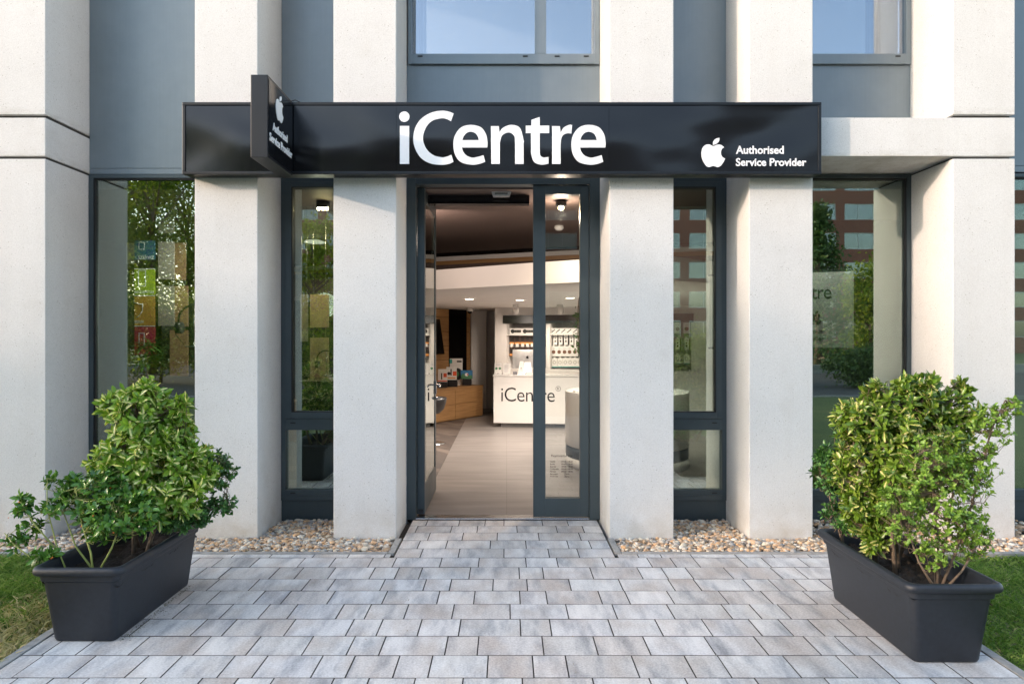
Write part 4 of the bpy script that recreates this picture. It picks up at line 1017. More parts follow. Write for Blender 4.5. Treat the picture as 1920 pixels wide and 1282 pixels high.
# entrance zone fittings
o = empty('ceiling_spot', (PX(1052, 6.2), 6.2, 2.76), 0, 'bright warm ceiling spot behind the top of the narrow door leaf', 'lamp')
m = MB(); m.lathe([(.05, 0), (.05, -.05), (.035, -.06)], n=18); m.build('housing', M['blackplastic'], o)
m = MB(); m.lathe([(.004, -.088), (.016, -.084), (.024, -.074), (.024, -.064), (.02, -.056)], n=18); m.build('bulb', emit('bright_bulb', (1, .66, .30), 40), o)
lamp(PX(1052, 6.2), 6.12, 2.66, 34, 2.6, (1, .7, .42)); lamp(-.95, 6.6, 2.45, 13, col=(1, .78, .66), kind='POINT', sz_=.06); lamp(PX(1052, 6.2), 6.2, 2.62, 7, col=(1, .78, .62), kind='POINT', sz_=.05)  # point light at left is an unseen fill added for ceiling and fascia
o = empty('ceiling_spot', (PX(603, 6.2), 6.25, 2.76), 0, 'bright ceiling spot behind the left narrow window', 'lamp')
m = MB(); m.lathe([(.06, 0), (.06, -.05), (.045, -.06)], n=18); m.build('housing', M['blackplastic'], o)
for i in range(3):
    m = MB(); m.lathe([(.004, -.082), (.013, -.078), (.016, -.068), (.014, -.058)], (-.036+i*.036, -.01, 0), n=14); m.build('bulb', emit('warm_small_bulb', (1, .72, .38), 30), o)
lamp(PX(603, 6.2), 6.15, 2.64, 30, 2.6, (1, .72, .42))
o = empty('smoke_detector', (PX(1048, 7.6), 7.6, 2.76), 0, 'round white smoke detector below the bright warm spot', 'detector')
m = MB(); m.lathe([(.05, 0), (.052, -.03), (.035, -.05), (.02, -.055)], n=20); m.build('housing', M['whitegloss'], o)
o = empty('motion_sensor', (PX(940, 5.86), 5.86, PZ(369, 5.86)), 0, 'white trapezoid motion sensor under the door head', 'sensor')
m = MB(); m.add([(-.07,-.03,0),(.07,-.03,0),(.09,-.035,.055),(-.09,-.035,.055),(-.07,.03,0),(.07,.03,0),(.09,.035,.055),(-.09,.035,.055)], [(0,1,2,3),(4,7,6,5),(0,3,7,4),(1,5,6,2),(3,2,6,7),(0,4,5,1)]); m.build('housing', plain('grey_white_plastic', (.6, .6, .6), .35), o)
m = MB(); m.box(-.055, .055, -.036, -.033, .012, .028); m.build('lens', plain('smoke_lens', (.25, .25, .25), .2), o)
m = MB(); m.box(-.73, .2, 5.95, 6.05, 2.68, 2.755); m.build('door_head_beam', M['blackgloss'], label='black track beam just inside the door head', cat='beam')

# black shell chair by the cabinet
o = empty('shell_chair', (PX(806, 9.6), 9.6, 0), 0, 'black shell chair partly hidden by the open door', 'chair')
m = MB(); m.lathe([(.03, .42), (.14, .44), (.20, .5), (.235, .6), (.24, .66), (.225, .66), (.19, .52), (.13, .47), (.02, .45)], n=28, caps=False); m.build('seat_shell', M['blackplastic'], o)
m = MB(); m.tube([(0, 0, .02), (0, 0, .43)], .022, 12); m.build('post', M['chrome'], o)
m = MB(); m.lathe([(.21, .009), (.21, .018), (.03, .03)], n=28); m.build('foot_plate', M['chrome'], o)

# hanging plant near the right jamb
hp = empty('trailing_plant', (PX(1090, 8.2), 8.2, 1.9), 0, 'dark trailing plant hanging behind the narrow door leaf', 'plant')
n = 130; P = np.stack([rng.normal(0, .045, n), rng.normal(0, .05, n), -rng.uniform(0, .55, n)], 1); D = np.stack([rng.normal(0, 1, n), rng.normal(0, 1, n), -rng.uniform(.2, 1.5, n)], 1)
V, Fc, UV = leaf_arrays(P, D, rng.normal(0, 1, (n, 3)), rng.uniform(.04, .07, n), rng.uniform(.018, .03, n)); np_mesh('foliage', V, Fc, M['leaf_dark'], hp, UV)
m = MB()
for k in range(5): a = k*1.3; m.tube([(.03*math.cos(a), .03*math.sin(a), .1), (.06*math.cos(a), .06*math.sin(a), -.2), (.04*math.cos(a), .05*math.sin(a), -.55)], .004, 5)
m.build('stems', M['bark'], hp)

# things behind the left windows: hanging boards, poster column, headphones, lamps
DY = 6.35
def board(px0, px1, py0, py1, Y, mat, lab, grp='hanging boards behind the left windows', name='hanging_board'):
    o = empty(name, (PX((px0+px1)/2, Y), Y, PZ(py1, Y)), 0, lab, 'board', grp)
    wd = PX(px1, Y)-PX(px0, Y); hh = PZ(py0, Y)-PZ(py1, Y)
    m = MB(); m.box(-wd/2, wd/2, 0, .018, 0, hh, bev=.002); m.build('panel', mat, o)
    m = MB(); m.tube([(-wd/3, .009, hh), (-wd/3, .009, 2.755-o.location.z)], .0025, 5); m.tube([(wd/3, .009, hh), (wd/3, .009, 2.755-o.location.z)], .0025, 5); m.build('cable', M['chrome'], o)
    return o
GB = plain('grey_board', (.30, .26, .25), .6, scale=3); BB = mat_wood('brown_board', (.26, .15, .09), (.38, .23, .14), (2, 2, 20)); SB = plain('sand_board', (.55, .42, .28), .6, scale=3)
board(296, 326, 362, 437, DY, GB, 'grey square board hanging highest behind the left window')
board(296, 326, 453, 524, DY, GB, 'grey board second from the top behind the left window')
board(327, 348, 455, 525, DY+.2, BB, 'brown board right beside the second grey board')
board(296, 326, 536, 611, DY, GB, 'grey board third from the top behind the left window')
board(327, 352, 536, 612, DY+.2, BB, 'brown board right beside the third grey board')
board(318, 352, 619, 705, DY+.2, BB, 'brown board hanging lowest at the right of the left window')
board(236, 259, 455, 495, DY+.2, GB, 'grey board hanging upper left behind the left window')
board(236, 258, 505, 700, DY+.3, plain('dark_brown_board', (.12, .085, .07), .6), 'long dark board hanging at the left of the poster column')
board(581, 616, 552, 614, DY, SB, 'pale wooden board hanging higher behind the left narrow window')
board(581, 616, 633, 709, DY, SB, 'pale wooden board hanging lower behind the headphones')
board(563, 577, 552, 640, DY+.1, GB, 'narrow grey board at the left of the pale wooden boards')
# poster column
po = empty('poster_column', (PX(275, DY-.1), DY-.1, PZ(690, DY-.1)), 0, 'tall poster strip of blue, lime, orange and crimson fields with white icons', 'poster')
Yp = DY-.1; xa, xb = PX(252, Yp)-po.location.x, PX(290.5, Yp)-po.location.x; zz = lambda py: PZ(py, Yp)-po.location.z
fields = [((451, 487), (.03, .12, .22), 'blue field'), ((505, 553), (.36, .50, .03), 'lime field'), ((555.5, 610), (.55, .28, .06), 'orange field'), ((612.5, 665), (.42, .015, .07), 'crimson field')]
for (p0, p1), c, nm in fields:
    m = MB(); m.box(xa, xb, 0, .006, zz(p1), zz(p0)); m.build('poster_field', plain(nm.replace(' ', '_'), c, .5, var=.04), po, label=nm)
m = MB()
def rrect(mb, x0, x1, z0, z1, t_):
    mb.box(x0, x1, -.002, -.0005, z1-t_, z1); mb.box(x0, x1, -.002, -.0005, z0, z0+t_); mb.box(x1-t_, x1, -.002, -.0005, z0+t_, z1-t_); mb.box(x0, x0+t_, -.002, -.0005, z0+t_, z1-t_)
rrect(m, xa+.035, PX(273.5, Yp)-po.location.x, zz(537), zz(506), .006); rrect(m, xa+.04, PX(271, Yp)-po.location.x, zz(650), zz(624), .006); rrect(m, xa+.04, PX(271, Yp)-po.location.x, zz(468), zz(454), .005)
sh = [(252, 567), (266, 571), (267.5, 569), (267, 583), (261, 592), (256, 595)]
pts = [(PX(a, Yp)-po.location.x, zz(b)) for a, b in sh]
for a, b in zip(pts, pts[1:]):
    m.tube([(a[0], -.002, a[1]), (b[0], -.002, b[1])], .003, 5)
def ptxt(s, x1px, py, wpx):
    x1 = PX(x1px, Yp)-po.location.x; wd = wpx*Yp/F; put_text(m, s, (x1-wd, -.0005, zz(py)), (1,0,0), (0,0,1), (0,-1,0), wd, .03, off=.01, thick=.001)
ptxt('BESZÁMÍTÁS', 288.5, 550, 36); ptxt('VÉDELEM', 269, 605.5, 17); ptxt('SZERVIZ', 289, 486, 30)
m.build('white_print', M['white'], po)
m = MB()
for p in (504, 554.2, 611.2): m.box(xa, xb, -.001, .004, zz(p+.6), zz(p-.6))
m.build('white_rule', M['white'], po)
def headphones(px, py, Y, s, lab, rz=0):
    o = empty('headphones', (PX(px, Y), Y, PZ(py, Y)), rz, lab, 'headphones', 'headphones in the left windows')
    m = MB(); m.tube([(s*.5*math.cos(R(a)), 0, s*.5*math.sin(R(a))) for a in range(-20, 201, 12)], s*.035, 8); m.build('headband', M['blackplastic'], o)
    for k in (-1, 1):
        m = MB(); m.tube([(k*s*.38, 0, -s*.26), (k*s*.56, 0, -s*.26)], s*.2, 18); m.build('ear_cup', M['blackplastic'], o)
    m = MB(); m.tube([(0, .02, -s*.9), (0, .02, s*.47)], s*.02, 6); m.lathe([(s*.3, 0), (s*.3, .01)], (0, .02, -s*.92), 20); m.build('stand', M['chrome'], o)
    m = MB(); m.tube([(-s*.5, 0, -s*.3), (-s*.62, 0, -s*.05), (-s*.6, 0, -s*.5), (-s*.3, 0, -s*.85)], s*.012, 5); m.build('cable', M['blackplastic'], o)
headphones(611, 674, 6.0, .16, 'black headphones on a stand behind the left narrow window')
headphones(362, 600, 6.05, .26, 'large black headphones at the right edge of the left wide window')
m = MB(); m.box(-1.8, -1.2, 5.8, 6.5, .0, PZ(712, 6.0), bev=.004); m.build('display_table', plain('dark_brown_table', (.06, .04, .035), .5), label='dark display table under the headphones in the narrow window', cat='table')
m = MB(); m.box(-3.3, -2.2, 5.9, 6.5, .0, .75, bev=.004); m.build('display_table', plain('dark_table', (.04, .032, .03), .5), label='dark display table behind the left wide window', cat='table')
# palm-like plant on it
pl = empty('potted_palm', (PX(276, 6.1), 6.1, .752), 0, 'dark spiky leaved plant behind the left wide window', 'plant')
n = 70; a = rng.uniform(0, 2*np.pi, n); P = np.stack([rng.normal(0, .01, n), rng.normal(0, .01, n), rng.uniform(.5, .72, n)], 1); D = np.stack([np.cos(a), np.sin(a), rng.uniform(-.2, .9, n)], 1)
V, Fc, UV = leaf_arrays(P, D, np.tile([0, 0, 1.], (n, 1)), rng.uniform(.12, .2, n), rng.uniform(.02, .035, n), .2, .5); np_mesh('foliage', V, Fc, M['leaf_dark'], pl, UV)
m = MB(); m.tube([(0, 0, .12), (.01, 0, .4), (0, 0, .62)], .008, 7); m.build('stem', M['bark'], pl)
m = MB(); m.lathe([(.06, 0), (.08, .14)], n=20); m.build('pot', M['blackplastic'], pl)
# pendant lamps deeper in the left part
for (px, py, lab) in ((590, 455, 'white flat pendant lamp shade left in the left narrow window'), (618, 445, 'white flat pendant lamp shade right in the left narrow window')):
    Y = 8.5; o = empty('pendant_lamp', (PX(px, Y), Y, PZ(py, Y)), 0, lab, 'lamp', 'white pendant lamps')
    m = MB(); m.lathe([(.13, 0), (.125, .012), (.08, .03), (.02, .04)], n=28); m.build('lamp_shade', emit('lit_shade', (.8, .75, .65), .22), o)
    m = MB(); m.tube([(0, 0, .08), (0, 0, 2.7-o.location.z)], .003, 5); m.build('cord', M['blackplastic'], o)
lamp(-2.42, 5.88, 2.62, 55, 2.0, rot=(R(18), R(32), 0)); lamp(1.0, 5.95, 2.6, 38, 2.2, rot=(R(48), R(8), 0)); lamp(2.62, 5.85, 2.6, 20, 2.0, rot=(R(15), R(-25), 0)); lamp(-2.2, 8.2, 1.9, 7, kind='POINT', sz_=.15)  # spots added unseen behind the pillars to brighten poster, round table and window board
# board with lettering behind the right wide window
Yq = 6.3; q0 = (PX(1440, Yq+.9), Yq+.9); 
gs = empty('window_board', (PX(1601, 6.0), 6.0, PZ(652, 6.0)), R(180-158), 'slanted grey board with dark lettering and emblem behind the right wide window', 'sign')
hgt = PZ(507, 6.0)-PZ(652, 6.0)
gs.rotation_euler = (0, 0, R(-28))
m = MB(); m.box(-1.25, 0, 0, .02, 0, hgt, bev=.002); m.build('board_face', plain('mid_grey_board', (.36, .365, .365), .5, var=.03), gs)
m = MB(); m.box(-1.26, .012, -.004, .024, hgt, hgt+.02); m.box(-1.26, .012, -.004, .024, -.02, 0); m.box(0, .014, -.004, .024, 0, hgt); m.build('board_frame', M['blackplastic'], gs)
m = MB()
put_text(m, 'iCentre', (-.60, 0, hgt*.645), (1,0,0), (0,0,1), (0,-1,0), .42, .125, spacing=.92)
put_apple(m, (-.365, 0, hgt*.30), (1,0,0), (0,0,1), (0,-1,0), .13)
put_text(m, 'Premium', (-.42, 0, hgt*.19), (1,0,0), (0,0,1), (0,-1,0), .19, .040, off=.01); put_text(m, 'Reseller', (-.41, 0, hgt*.09), (1,0,0), (0,0,1), (0,-1,0), .17, .040, off=.01)
m.build('lettering', M['blackplastic'], gs)
m = MB(); m.box(2.9, 5.15, 6.9, 6.96, 0, 2.7); m.build('dark_window_backing', plain('near_black_backing', (.02, .02, .02), .7), label='added near-black backing keeping the right wide window bay dim', cat='partition')  # backing coloured near-black for a dim interior, so glass reflections show

# ------------------------------------------------------------------ planters
def planter(x0, y0, label):
    """outer rim 0.45 x 0.95 m, corner x0,y0"""
    W_, L2 = .45, .94; H = .385
    o = empty('planter', (x0+W_/2, y0+L2/2, 0), 0, label, 'planter', 'charcoal trough planters')
    def ring(w_, l_, z, r=.04, n=5):
        pts = []
        for sx, sy, a0 in ((1, 1, 0), (-1, 1, 90), (-1, -1, 180), (1, -1, 270)):
            for k in range(n+1):
                a = R(a0+90*k/n); pts.append((sx*(w_/2-r)+r*math.cos(a), sy*(l_/2-r)+r*math.sin(a), z))
        return pts
    def loft(mb, rings, close=False):
        n = len(rings[0]); vs = [p for r in rings for p in r]; fs = []
        for i in range(len(rings)-1):
            for k in range(n): fs.append((i*n+k, i*n+(k+1) % n, (i+1)*n+(k+1) % n, (i+1)*n+k))
        mb.add(vs, fs, 0, True)
        return n
    m = MB()
    rg = [ring(.29, .77, .0, .02), ring(.305, .785, .004, .03), ring(.312, .80, .015, .035), ring(.372, .868, .305, .035), ring(.378, .874, .312, .035), ring(.392, .888, .314, .035), ring(.40, .896, .345, .035)]
    n = loft(m, rg[:4]); loft(m, rg[3:6]); loft(m, rg[5:7]); m.f.append(list(range(n))[::-1]); m.mi.append(0); m.sm.append(False)
    m.build('trough', M['planter'], o)
    m = MB()
    loft(m, [ring(.398, .894, .346, .035), ring(.440, .93, .347, .05), ring(.449, .939, .353, .05), ring(.452, .942, .362, .05), ring(.450, .94, .373, .05), ring(.440, .93, .382, .05), ring(.42, .91, .385, .045), ring(.395, .885, .384, .04), ring(.382, .872, .376, .035), ring(.378, .868, .35, .035), ring(.35, .84, .20, .03)])
    m.build('rim', M['planter'], o)
    m = MB(); nx, ny = 24, 48; vs = []; fs = []
    for j in range(ny+1):
        for i in range(nx+1):
            x = -.185+.37*i/nx; y = -.43+.86*j/ny; vs.append((x, y, .29 + .012*math.sin(x*40)*math.cos(y*23) + random.uniform(-.006, .008)))
    for j in range(ny):
        for i in range(nx): q = j*(nx+1)+i; fs.append((q, q+1, q+nx+2, q+nx+1))
    m.add(vs, fs, 0, False); s = m.build('soil', M['soil'], o); tag(s, label='dark crumbly soil')
    return o
planter(-2.317, 3.275, 'left charcoal plastic trough planter beside the dry lawn edge')
planter(1.815, 3.055, 'right charcoal plastic trough planter beside the green lawn')

def shrub(name, base, blobs, nt_, leaf, mat, label, stems, barkm, spread=.02, per=7, lean=.35, berries=0, stem_r=.009, twig_r=.0022, seed=0, inner=.55):
    """blobs: (cx,cy,cz, rx,ry,rz, weight). whorls of leaves at twig ends; twigs run from stems to whorls"""
    g = np.random.default_rng(seed+11)
    o = empty(name, base, 0, label, 'shrub'); B = np.array(base)
    wts = np.array([b[6] for b in blobs], float); wts /= wts.sum(); T = []; OUT = []
    for b, nn in zip(blobs, (wts*nt_).astype(int)):
        u = g.normal(0, 1, (nn, 3)); u /= np.linalg.norm(u, axis=1, keepdims=True)
        r = g.uniform(inner**3, 1.0, nn)**(1/3); r *= 1 + .10*np.sin(u[:, 0]*5+seed)*np.cos(u[:, 2]*6+u[:, 1]*4) + g.normal(0, .05, nn)
        T.append(np.array(b[:3]) + u*r[:, None]*np.array(b[3:6])); OUT.append(u*np.array([1, 1, .8]) + np.array([0, 0, lean]))
    T = np.concatenate(T) - B; OUT = np.concatenate(OUT) + g.normal(0, .25, (len(T), 3)); OUT /= np.linalg.norm(OUT, axis=1, keepdims=True)
    nT = len(T)
    P = []; D = []; N = []; L = []; Wd = []
    for i in range(nT):
        k = g.integers(per-2, per+3); ax = OUT[i]; a = np.cross(ax, [0, 0, 1.] if abs(ax[2]) < .9 else [1., 0, 0]); a /= np.linalg.norm(a); b = np.cross(ax, a)
        ph = g.uniform(0, 6.28)
        for j in range(k):
            t = ph + j*2.4; f = j/k; sp = 1.25 - .85*f
            dd = ax*(1-.55*sp+.15) + (a*np.cos(t)+b*np.sin(t))*sp*.85 + g.normal(0, .12, 3)
            P.append(T[i] - ax*(.035*(1-f))*leaf[0]/.06); D.append(dd); N.append(ax + g.normal(0, .2, 3)); L.append(leaf[0]*g.uniform(.42, 1.2)*(1-.3*f)); Wd.append(leaf[0]*leaf[1]*g.uniform(.8, 1.15))
    V, Fc, UV = leaf_arrays(np.array(P), np.array(D), np.array(N), np.array(L), np.array(Wd), .22, .22)
    np_mesh('foliage', V, Fc, mat, o, UV, smooth=False)
    # stems: trunks then twigs
    m = MB(); nodes = []
    for s in stems:       # each: list of points
        s = [Vector(p) - Vector(base) for p in s]; n_ = len(s)
        m.tube(s, [stem_r*(1-.6*i/(n_-1)) for i in range(n_)], 7)
        for i in range(n_-1):
            for t in (0, .33, .66): nodes.append(s[i].lerp(s[i+1], t) )
        nodes.append(s[-1])
    NA = np.array([list(p) for p in nodes]); 
    for i in range(nT):
        dlt = NA - T[i]; cost = np.linalg.norm(dlt, axis=1) + np.maximum(0, dlt[:, 2])*1.5
        q = NA[np.argmin(cost)]; p = T[i]; mid = (p+q)/2 + g.normal(0, .012, 3) - np.array([0, 0, .02])
        m.tube([q, mid, p], [twig_r*1.5, twig_r, twig_r*.6], 4, caps=False)
    m.build('branches', barkm, o)
    if berries:
        m = MB()
        for k in range(berries):
            p = T[g.integers(nT)] + g.normal(0, .018, 3) - np.array([0, 0, .015]); r = g.uniform(.003, .005)
            bm = bmesh.new(); bmesh.ops.create_icosphere(bm, subdivisions=1, radius=r); m.bm(bm, 0, True, Matrix.Translation(Vector(p))); bm.free()
        m.build('berries', M['berry'], o)
    return o
def at(px, py, Y): return (PX(px, Y), Y, PZ(py, Y))
def blob(px, py, Y, rpx, rpy, ry, w_): x, y, z = at(px, py, Y); return (x, y, z, rpx/F*Y, ry, rpy/F*Y, w_)
# left planter, back to front
shrub('variegated_shrub', (-2.06, 3.83, .29),
      [blob(282, 868, 3.85, 100, 84, .26, 4.4), blob(305, 935, 3.72, 78, 42, .2, 1.1), blob(215, 880, 3.75, 45, 50, .15, .8), blob(262, 775, 3.85, 52, 60, .18, 1.5), blob(312, 812, 3.9, 50, 48, .2, 1.3), blob(205, 755, 3.85, 12, 26, .06, .22), blob(340, 765, 3.85, 14, 22, .07, .2), blob(275, 730, 3.85, 16, 18, .06, .25), blob(365, 880, 3.85, 38, 45, .15, .8)],
      860, (.070, .38), M['leaf_var'], 'tall bushy shrub with cream and green leaves in the left planter',
      [[(-2.08, 3.78, .28), (-2.09, 3.8, .45), (-2.12, 3.82, .7), (-2.1, 3.84, 1.0)], [(-2.03, 3.82, .28), (-2.0, 3.84, .44), (-1.93, 3.86, .62), (-1.88, 3.88, .85)], [(-2.12, 3.9, .28), (-2.17, 3.9, .5), (-2.22, 3.9, .75)], [(-2.0, 3.74, .28), (-1.96, 3.76, .42), (-1.9, 3.78, .56)]],
      M['bark'], per=8, stem_r=.013, seed=1)
shrub('dark_green_shrub', (-2.0, 4.08, .29),
      [blob(395, 882, 4.0, 45, 42, .14, 1.4), blob(355, 965, 3.9, 46, 26, .1, 1.0), blob(418, 945, 4.0, 32, 17, .07, .35), blob(332, 985, 3.75, 30, 14, .06, .35)],
      250, (.043, .40), M['leaf_dark'], 'low dark green small-leaved shrub spilling over the right side of the left planter',
      [[(-2.0, 4.08, .28), (-1.93, 4.04, .42), (-1.82, 4.0, .6), (-1.72, 4.0, .75)], [(-1.98, 4.05, .28), (-1.9, 4.0, .36), (-1.78, 3.98, .48), (-1.66, 4.0, .52)]],
      M['bark'], per=8, lean=.6, stem_r=.008, seed=2)
shrub('holly_shrub', (-2.11, 3.50, .29),
      [blob(185, 930, 3.6, 66, 52, .15, 1.8), blob(215, 968, 3.5, 62, 44, .12, 1.0), blob(135, 915, 3.6, 30, 30, .09, .35), blob(260, 960, 3.5, 45, 42, .1, .8)],
      215, (.062, .38), M['leaf_holly'], 'glossy dark green holly shrub with orange berries at the front of the left planter',
      [[(-2.11, 3.46, .28), (-2.13, 3.47, .4), (-2.2, 3.5, .56), (-2.24, 3.52, .72)], [(-2.10, 3.46, .28), (-2.03, 3.48, .42), (-1.99, 3.5, .56)], [(-2.12, 3.5, .28), (-2.24, 3.52, .42), (-2.32, 3.55, .58)]],
      M['greenstem'], per=7, lean=.5, berries=26, stem_r=.0065, seed=3, inner=.3)
shrub('holly_sapling', (-2.235, 3.46, .29),
      [blob(95, 900, 3.5, 14, 10, .04, .3), blob(42, 950, 3.5, 20, 14, .05, .5), blob(30, 1015, 3.5, 22, 16, .05, .5), blob(85, 1035, 3.45, 24, 16, .05, .5), blob(95, 955, 3.5, 24, 18, .05, .45), blob(60, 985, 3.5, 26, 14, .05, .35), blob(45, 930, 3.5, 12, 8, .03, .2)],
      62, (.058, .38), M['leaf_holly'], 'sparse holly sapling with yellow-green stems leaning out left over the lawn',
      [[(-2.235, 3.46, .28), (-2.30, 3.47, .42), (-2.36, 3.48, .62), (-2.37, 3.49, .78)], [(-2.24, 3.45, .28), (-2.40, 3.46, .36), (-2.52, 3.47, .44), (-2.58, 3.48, .50)], [(-2.30, 3.46, .42), (-2.42, 3.47, .55), (-2.50, 3.48, .66)]],
      M['greenstem'], per=6, lean=.5, berries=14, stem_r=.0048, seed=4, inner=.1)
# right planter
shrub('yellow_variegated_shrub', (2.04, 3.62, .29),
      [blob(1700, 850, 3.6, 116, 98, .25, 5), blob(1660, 935, 3.6, 70, 68, .2, 1.3), blob(1625, 790, 3.6, 62, 50, .16, 1.2), blob(1700, 765, 3.6, 78, 52, .18, 1.6), blob(1790, 780, 3.6, 62, 50, .16, 1.2), blob(1735, 722, 3.6, 26, 24, .08, .3), blob(1640, 738, 3.6, 20, 26, .08, .22), blob(1690, 722, 3.6, 14, 20, .06, .14), blob(1806, 730, 3.6, 16, 26, .06, .18), blob(1590, 775, 3.6, 18, 22, .07, .2), blob(1615, 880, 3.7, 60, 60, .14, 1.4), blob(1625, 955, 3.62, 48, 48, .12, .9), blob(1640, 1015, 3.55, 22, 26, .06, .3)],
      1150, (.064, .34), M['leaf_var2'], 'large rounded shrub with yellow-green variegated leaves in the right planter',
      [[(2.06, 3.56, .28), (2.06, 3.58, .5), (2.10, 3.6, .8), (2.15, 3.6, 1.1)], [(1.98, 3.62, .28), (1.95, 3.62, .5), (1.88, 3.62, .75), (1.88, 3.62, 1.0)], [(2.10, 3.66, .28), (2.2, 3.66, .5), (2.32, 3.65, .8)], [(2.01, 3.5, .28), (2.0, 3.52, .5), (1.98, 3.55, .7)]],
      M['bark'], per=8, stem_r=.013, seed=5)
shrub('fine_leaved_shrub', (2.08, 3.27, .29),
      [blob(1775, 935, 3.3, 78, 90, .14, 2.2), blob(1750, 860, 3.3, 55, 60, .1, .8), blob(1690, 960, 3.3, 46, 60, .1, .9), blob(1825, 1000, 3.3, 38, 48, .1, .7), blob(1862, 800, 3.3, 34, 50, .06, .55), blob(1900, 760, 3.3, 12, 24, .04, .15), blob(1760, 1040, 3.25, 50, 30, .08, .4), blob(1835, 880, 3.3, 36, 50, .08, .6)],
      760, (.027, .55), M['leaf_light'], 'airy fine-leaved light green shrub at the front of the right planter',
      [[(2.08, 3.27, .28), (2.09, 3.28, .5), (2.07, 3.29, .75), (2.03, 3.3, .95)], [(2.09, 3.27, .28), (2.17, 3.28, .45), (2.27, 3.3, .7), (2.36, 3.3, 1.05), (2.43, 3.3, 1.2)], [(2.07, 3.26, .28), (1.99, 3.27, .42), (1.93, 3.28, .6)], [(2.1, 3.26, .28), (2.2, 3.27, .38), (2.29, 3.28, .52)], [(2.08, 3.28, .3), (2.14, 3.29, .55), (2.18, 3.3, .8)]],
      M['bark'], per=7, lean=.6, stem_r=.0075, twig_r=.0014, seed=6, inner=.2)
shrub('blue_green_shrub', (1.93, 3.88, .29),
      [blob(1572, 880, 3.85, 44, 50, .12, 1.5), blob(1590, 965, 3.85, 45, 35, .12, 1), blob(1600, 825, 3.85, 40, 30, .1, .5), blob(1548, 855, 3.85, 20, 22, .06, .3)],
      270, (.045, .36), M['leaf_dark'], 'dark blue-green shrub at the left back end of the right planter',
      [[(1.93, 3.88, .28), (1.92, 3.88, .45), (1.9, 3.88, .65), (1.9, 3.88, .85)], [(1.93, 3.86, .28), (1.87, 3.87, .5), (1.82, 3.88, .7)]],
      M['bark'], per=8, lean=.6, stem_r=.007, seed=7)

def litter(P, name, label, mat, lmin, lmax):
    n = len(P); a = rng.uniform(0, 2*np.pi, n); D = np.stack([np.cos(a), np.sin(a), rng.normal(0, .08, n)], 1)
    V, Fc, UV = leaf_arrays(P, D, np.tile([0, 0, 1.], (n, 1)) + rng.normal(0, .25, (n, 3)), rng.uniform(lmin, lmax, n), rng.uniform(lmin, lmax, n)*.45, -.3, .1)
    tag(np_mesh(name, V, Fc, mat, None, UV), label, 'litter', kind='stuff')
n = 260; yy = rng.uniform(3.36, 4.12, n); xx = -1.926 + np.abs(rng.normal(0, .014, n))*(1+1.2*(yy < 3.8))
litter(np.stack([xx, yy, np.full(n, .004)], 1), 'leaf_litter', 'crumbs of moss and dirt along the foot of the left planter', plain('mossy_crumbs', (.10, .10, .05), .9, var=.5), .004, .013)
n = 26; litter(np.stack([rng.uniform(-2.2, 2.2, n), rng.uniform(3.0, 5.0, n), np.full(n, .005)], 1), 'leaf_litter', 'few tiny dry leaves and crumbs scattered on the paving', plain('dry_leaf', (.22, .15, .07), .8, var=.4), .005, .016)

# ------------------------------------------------------------------ across the road (seen in the glass)
def tree(x, y, h, r, label, mat, n=2600, kind='round', tr=.22, leaf=.30, seed=0, grp='trees across the road', cb_=.22):
    g = np.random.default_rng(seed+100)
    o = empty('tree', (x, y, -.11), 0, label, 'tree', grp)
    m = MB(); th = h*(.5 if kind == 'round' else .9)
    m.tube([(0, 0, 0), (.05, 0, th*.4), (-.08, .05, th*.75), (0, 0, th)], [tr, tr*.8, tr*.6, tr*.25], 10)
    cl = []
    for k in range(44 if kind == 'round' else 60):
        if kind == 'round':
            u = g.normal(0, 1, 3); u /= np.linalg.norm(u); rr = g.uniform(.35, .95)
            c = np.array([u[0]*r*rr, u[1]*r*rr, h*(cb_ + (1-cb_)*.5) + u[2]*h*(1-cb_)*.47*rr]); s = r*g.uniform(.18, .36)
        else:
            t = g.uniform(0, 1)**.8; a = g.uniform(0, 6.28); rr = r*(1-t)*g.uniform(.5, 1)
            c = np.array([math.cos(a)*rr, math.sin(a)*rr, h*(.06+.90*t)]); s = r*(.16+.22*(1-t))
        cl.append((c, s))
        if k % 2 == 0: m.tube([(0, 0, max(.3, min(th, c[2]*.75))), tuple(c*.6+np.array([0, 0, c[2]*.3])), tuple(c)], [tr*.3, tr*.16, .02], 5)
    m.build('trunk', M['bark'], o)
    per = n//len(cl); P = np.concatenate([c + g.normal(0, .52, (per, 3))*s for c, s in cl]); k = len(P)
    D = g.normal(0, 1, (k, 3)); D[:, 2] += .2
    V, Fc, UV = leaf_arrays(P, D, g.normal(0, 1, (k, 3)), g.uniform(.6, 1.2, k)*leaf, g.uniform(.35, .6, k)*leaf, .15, .2)
    np_mesh('crown', V, Fc, mat, o, UV)
LT = M['leaf_tree']; LB = mat_leaf('bright_yellow_green_leaf', [(.22, .30, .02), (.36, .42, .04), (.5, .5, .06), (.2, .28, .02)], 0, rough=.5, trans=.5); LC = M['leaf_conifer']
def mx(px, Dv): return PX(px, Dv)
tl = [ # photo column, virtual distance, height, radius
 (205, 33, 15.5, 4.6, 'broad leafy tree furthest left across the road', 'round'), (285, 30, 14.5, 3.9, 'tall leafy tree behind the road at the left', 'round'), (352, 35, 15.0, 3.8, 'tall tree with a yellow-green crown opposite the left pillars', 'round'),
 (590, 31, 8.0, 2.1, 'small bright leafy tree opposite the left narrow window', 'round'), (430, 30, 9, 3, 'middle-sized leafy tree opposite the first pillar', 'round')]
for i, (px, Dv, h, r, lb, kd) in enumerate(tl):
    tree(mx(px, Dv), -(Dv-2*YB), h, r, lb, LB if i == 3 else LT, 12000 if i < 3 else 7000, kd, seed=i, leaf=.2, cb_=.03)
